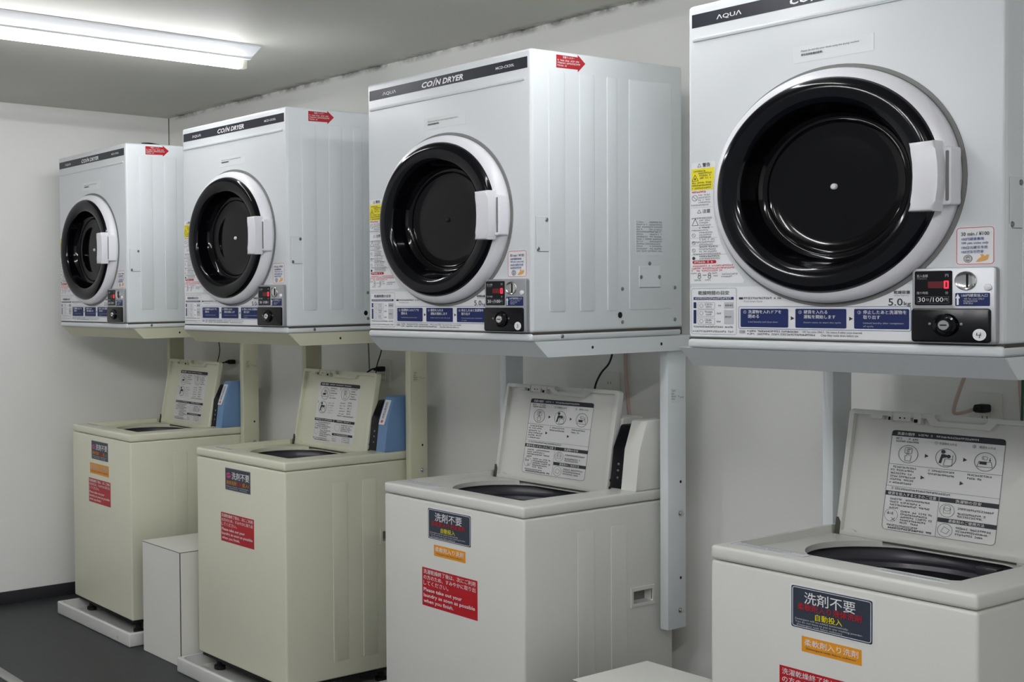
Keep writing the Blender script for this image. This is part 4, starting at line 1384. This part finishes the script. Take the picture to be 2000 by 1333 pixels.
def cord(label, pts, r=0.0028, m='dull_black', plug=None, cat='cord', pm='dull_black'):
    t = thing('power_cord', label, cat, (0, 0, 0), 0, 'cords along the back wall')
    MB().tube(pts, r, m).build('cable', t)
    if plug:
        x, z = plug
        b = MB()
        f = Frame((x, Y1 - 0.010, z), (1, 0, 0), (0, 0, 1), (0, -1, 0))
        b.prism(Print.rr(-0.013, 0.013, -0.010, 0.010, 0.005, 3), f, 0, 0.030, pm, 0.004, 2)
        b.prism(Print.rr(-0.006, 0.006, -0.006, 0.006, 0.003, 3), f, 0.028, 0.046, pm, 0.002, 2)
        b.build('plug', t)
    return t
Z = lambda z: FZ + z
cord('black cord with plug drooping behind the second washer from the end wall', [(0.256, 0.748, Z(-0.170)), (0.250, 0.735, Z(-0.170)), (0.232, 0.715, Z(-0.195)), (0.248, 0.70, Z(-0.235)), (0.262, 0.70, Z(-0.29)), (0.255, 0.70, Z(-0.40))], 0.0032, plug=(0.256, Z(-0.170)))
cord('thin black cord hanging straight from the second dryer from the end wall', [(0.300, 0.72, Z(-0.003)), (0.298, 0.745, Z(-0.08)), (0.268, 0.745, Z(-0.16)), (0.272, 0.735, Z(-0.215)), (0.262, 0.72, Z(-0.27)), (0.255, 0.72, Z(-0.42))], 0.0022)
cord('pale cord running up the wall beside the black plug behind the second washer', [(0.185, 0.775, Z(-0.003)), (0.186, 0.78, Z(-0.10)), (0.205, 0.765, Z(-0.160)), (0.240, 0.735, Z(-0.178))], 0.0028, 'grey_ink')
cord('black cord with plug half hidden by the first cream post', [(-0.742, 0.745, Z(-0.182)), (-0.775, 0.74, Z(-0.188)), (-0.830, 0.73, Z(-0.192)), (-0.850, 0.760, Z(-0.23)), (-0.848, 0.780, Z(-0.40))], 0.0032, plug=(-0.742, Z(-0.182)))
cord('thin black cord hanging above the blue coin box nearest the end wall', [(-0.795, 0.72, Z(-0.003)), (-0.795, 0.74, Z(-0.08)), (-0.785, 0.74, Z(-0.13)), (-0.800, 0.735, Z(-0.19)), (-0.798, 0.72, Z(-0.25)), (-0.785, 0.71, Z(-0.42))], 0.0022)
cord('black cord curving down above the lid of the middle white washer', [(1.355, 0.72, Z(-0.003)), (1.356, 0.722, Z(-0.060)), (1.343, 0.722, Z(-0.100)), (1.312, 0.722, Z(-0.135)), (1.292, 0.720, Z(-0.185)), (1.286, 0.735, Z(-0.26)), (1.288, 0.775, Z(-0.36)), (1.290, 0.7972, Z(-0.46))], 0.0030)
cord('pale pinkish cable beside the outlet above the middle white washer', [(1.352, 0.79, Z(-0.003)), (1.354, 0.79, Z(-0.15)), (1.366, 0.79, Z(-0.28)), (1.360, 0.79, Z(-0.45))], 0.0055, 'hose')
cord('dark plug on a pinkish cord behind the nearest white washer', [(2.345, 0.752, Z(-0.172)), (2.322, 0.725, Z(-0.182)), (2.318, 0.715, Z(-0.172)), (2.325, 0.73, Z(-0.12)), (2.333, 0.745, Z(-0.07)), (2.335, 0.745, Z(-0.003))], 0.0042, 'hose', plug=(2.352, Z(-0.170)))
cord('pale cable hanging near the right edge behind the nearest washer', [(2.425, 0.785, Z(-0.003)), (2.428, 0.785, Z(-0.12)), (2.435, 0.785, Z(-0.25)), (2.432, 0.785, Z(-0.42))], 0.0042, 'hose')
cord('thin green wire hanging at the right edge behind the nearest washer', [(2.462, 0.70, Z(-0.003)), (2.468, 0.70, Z(-0.09)), (2.466, 0.70, Z(-0.25)), (2.464, 0.70, Z(-0.42))], 0.0028, 'green_wire')
t = thing('loose_cable', 'short dark cable end lying on top of the dryer nearest the end wall', 'cable')
MB().tube([(-0.46, 0.115, Z(DH + 0.0046)), (-0.455, 0.150, Z(DH + 0.0066)), (-0.462, 0.185, Z(DH + 0.0046)), (-0.475, 0.215, Z(DH + 0.0042))], 0.004, 'dull_black').build('cable', t)
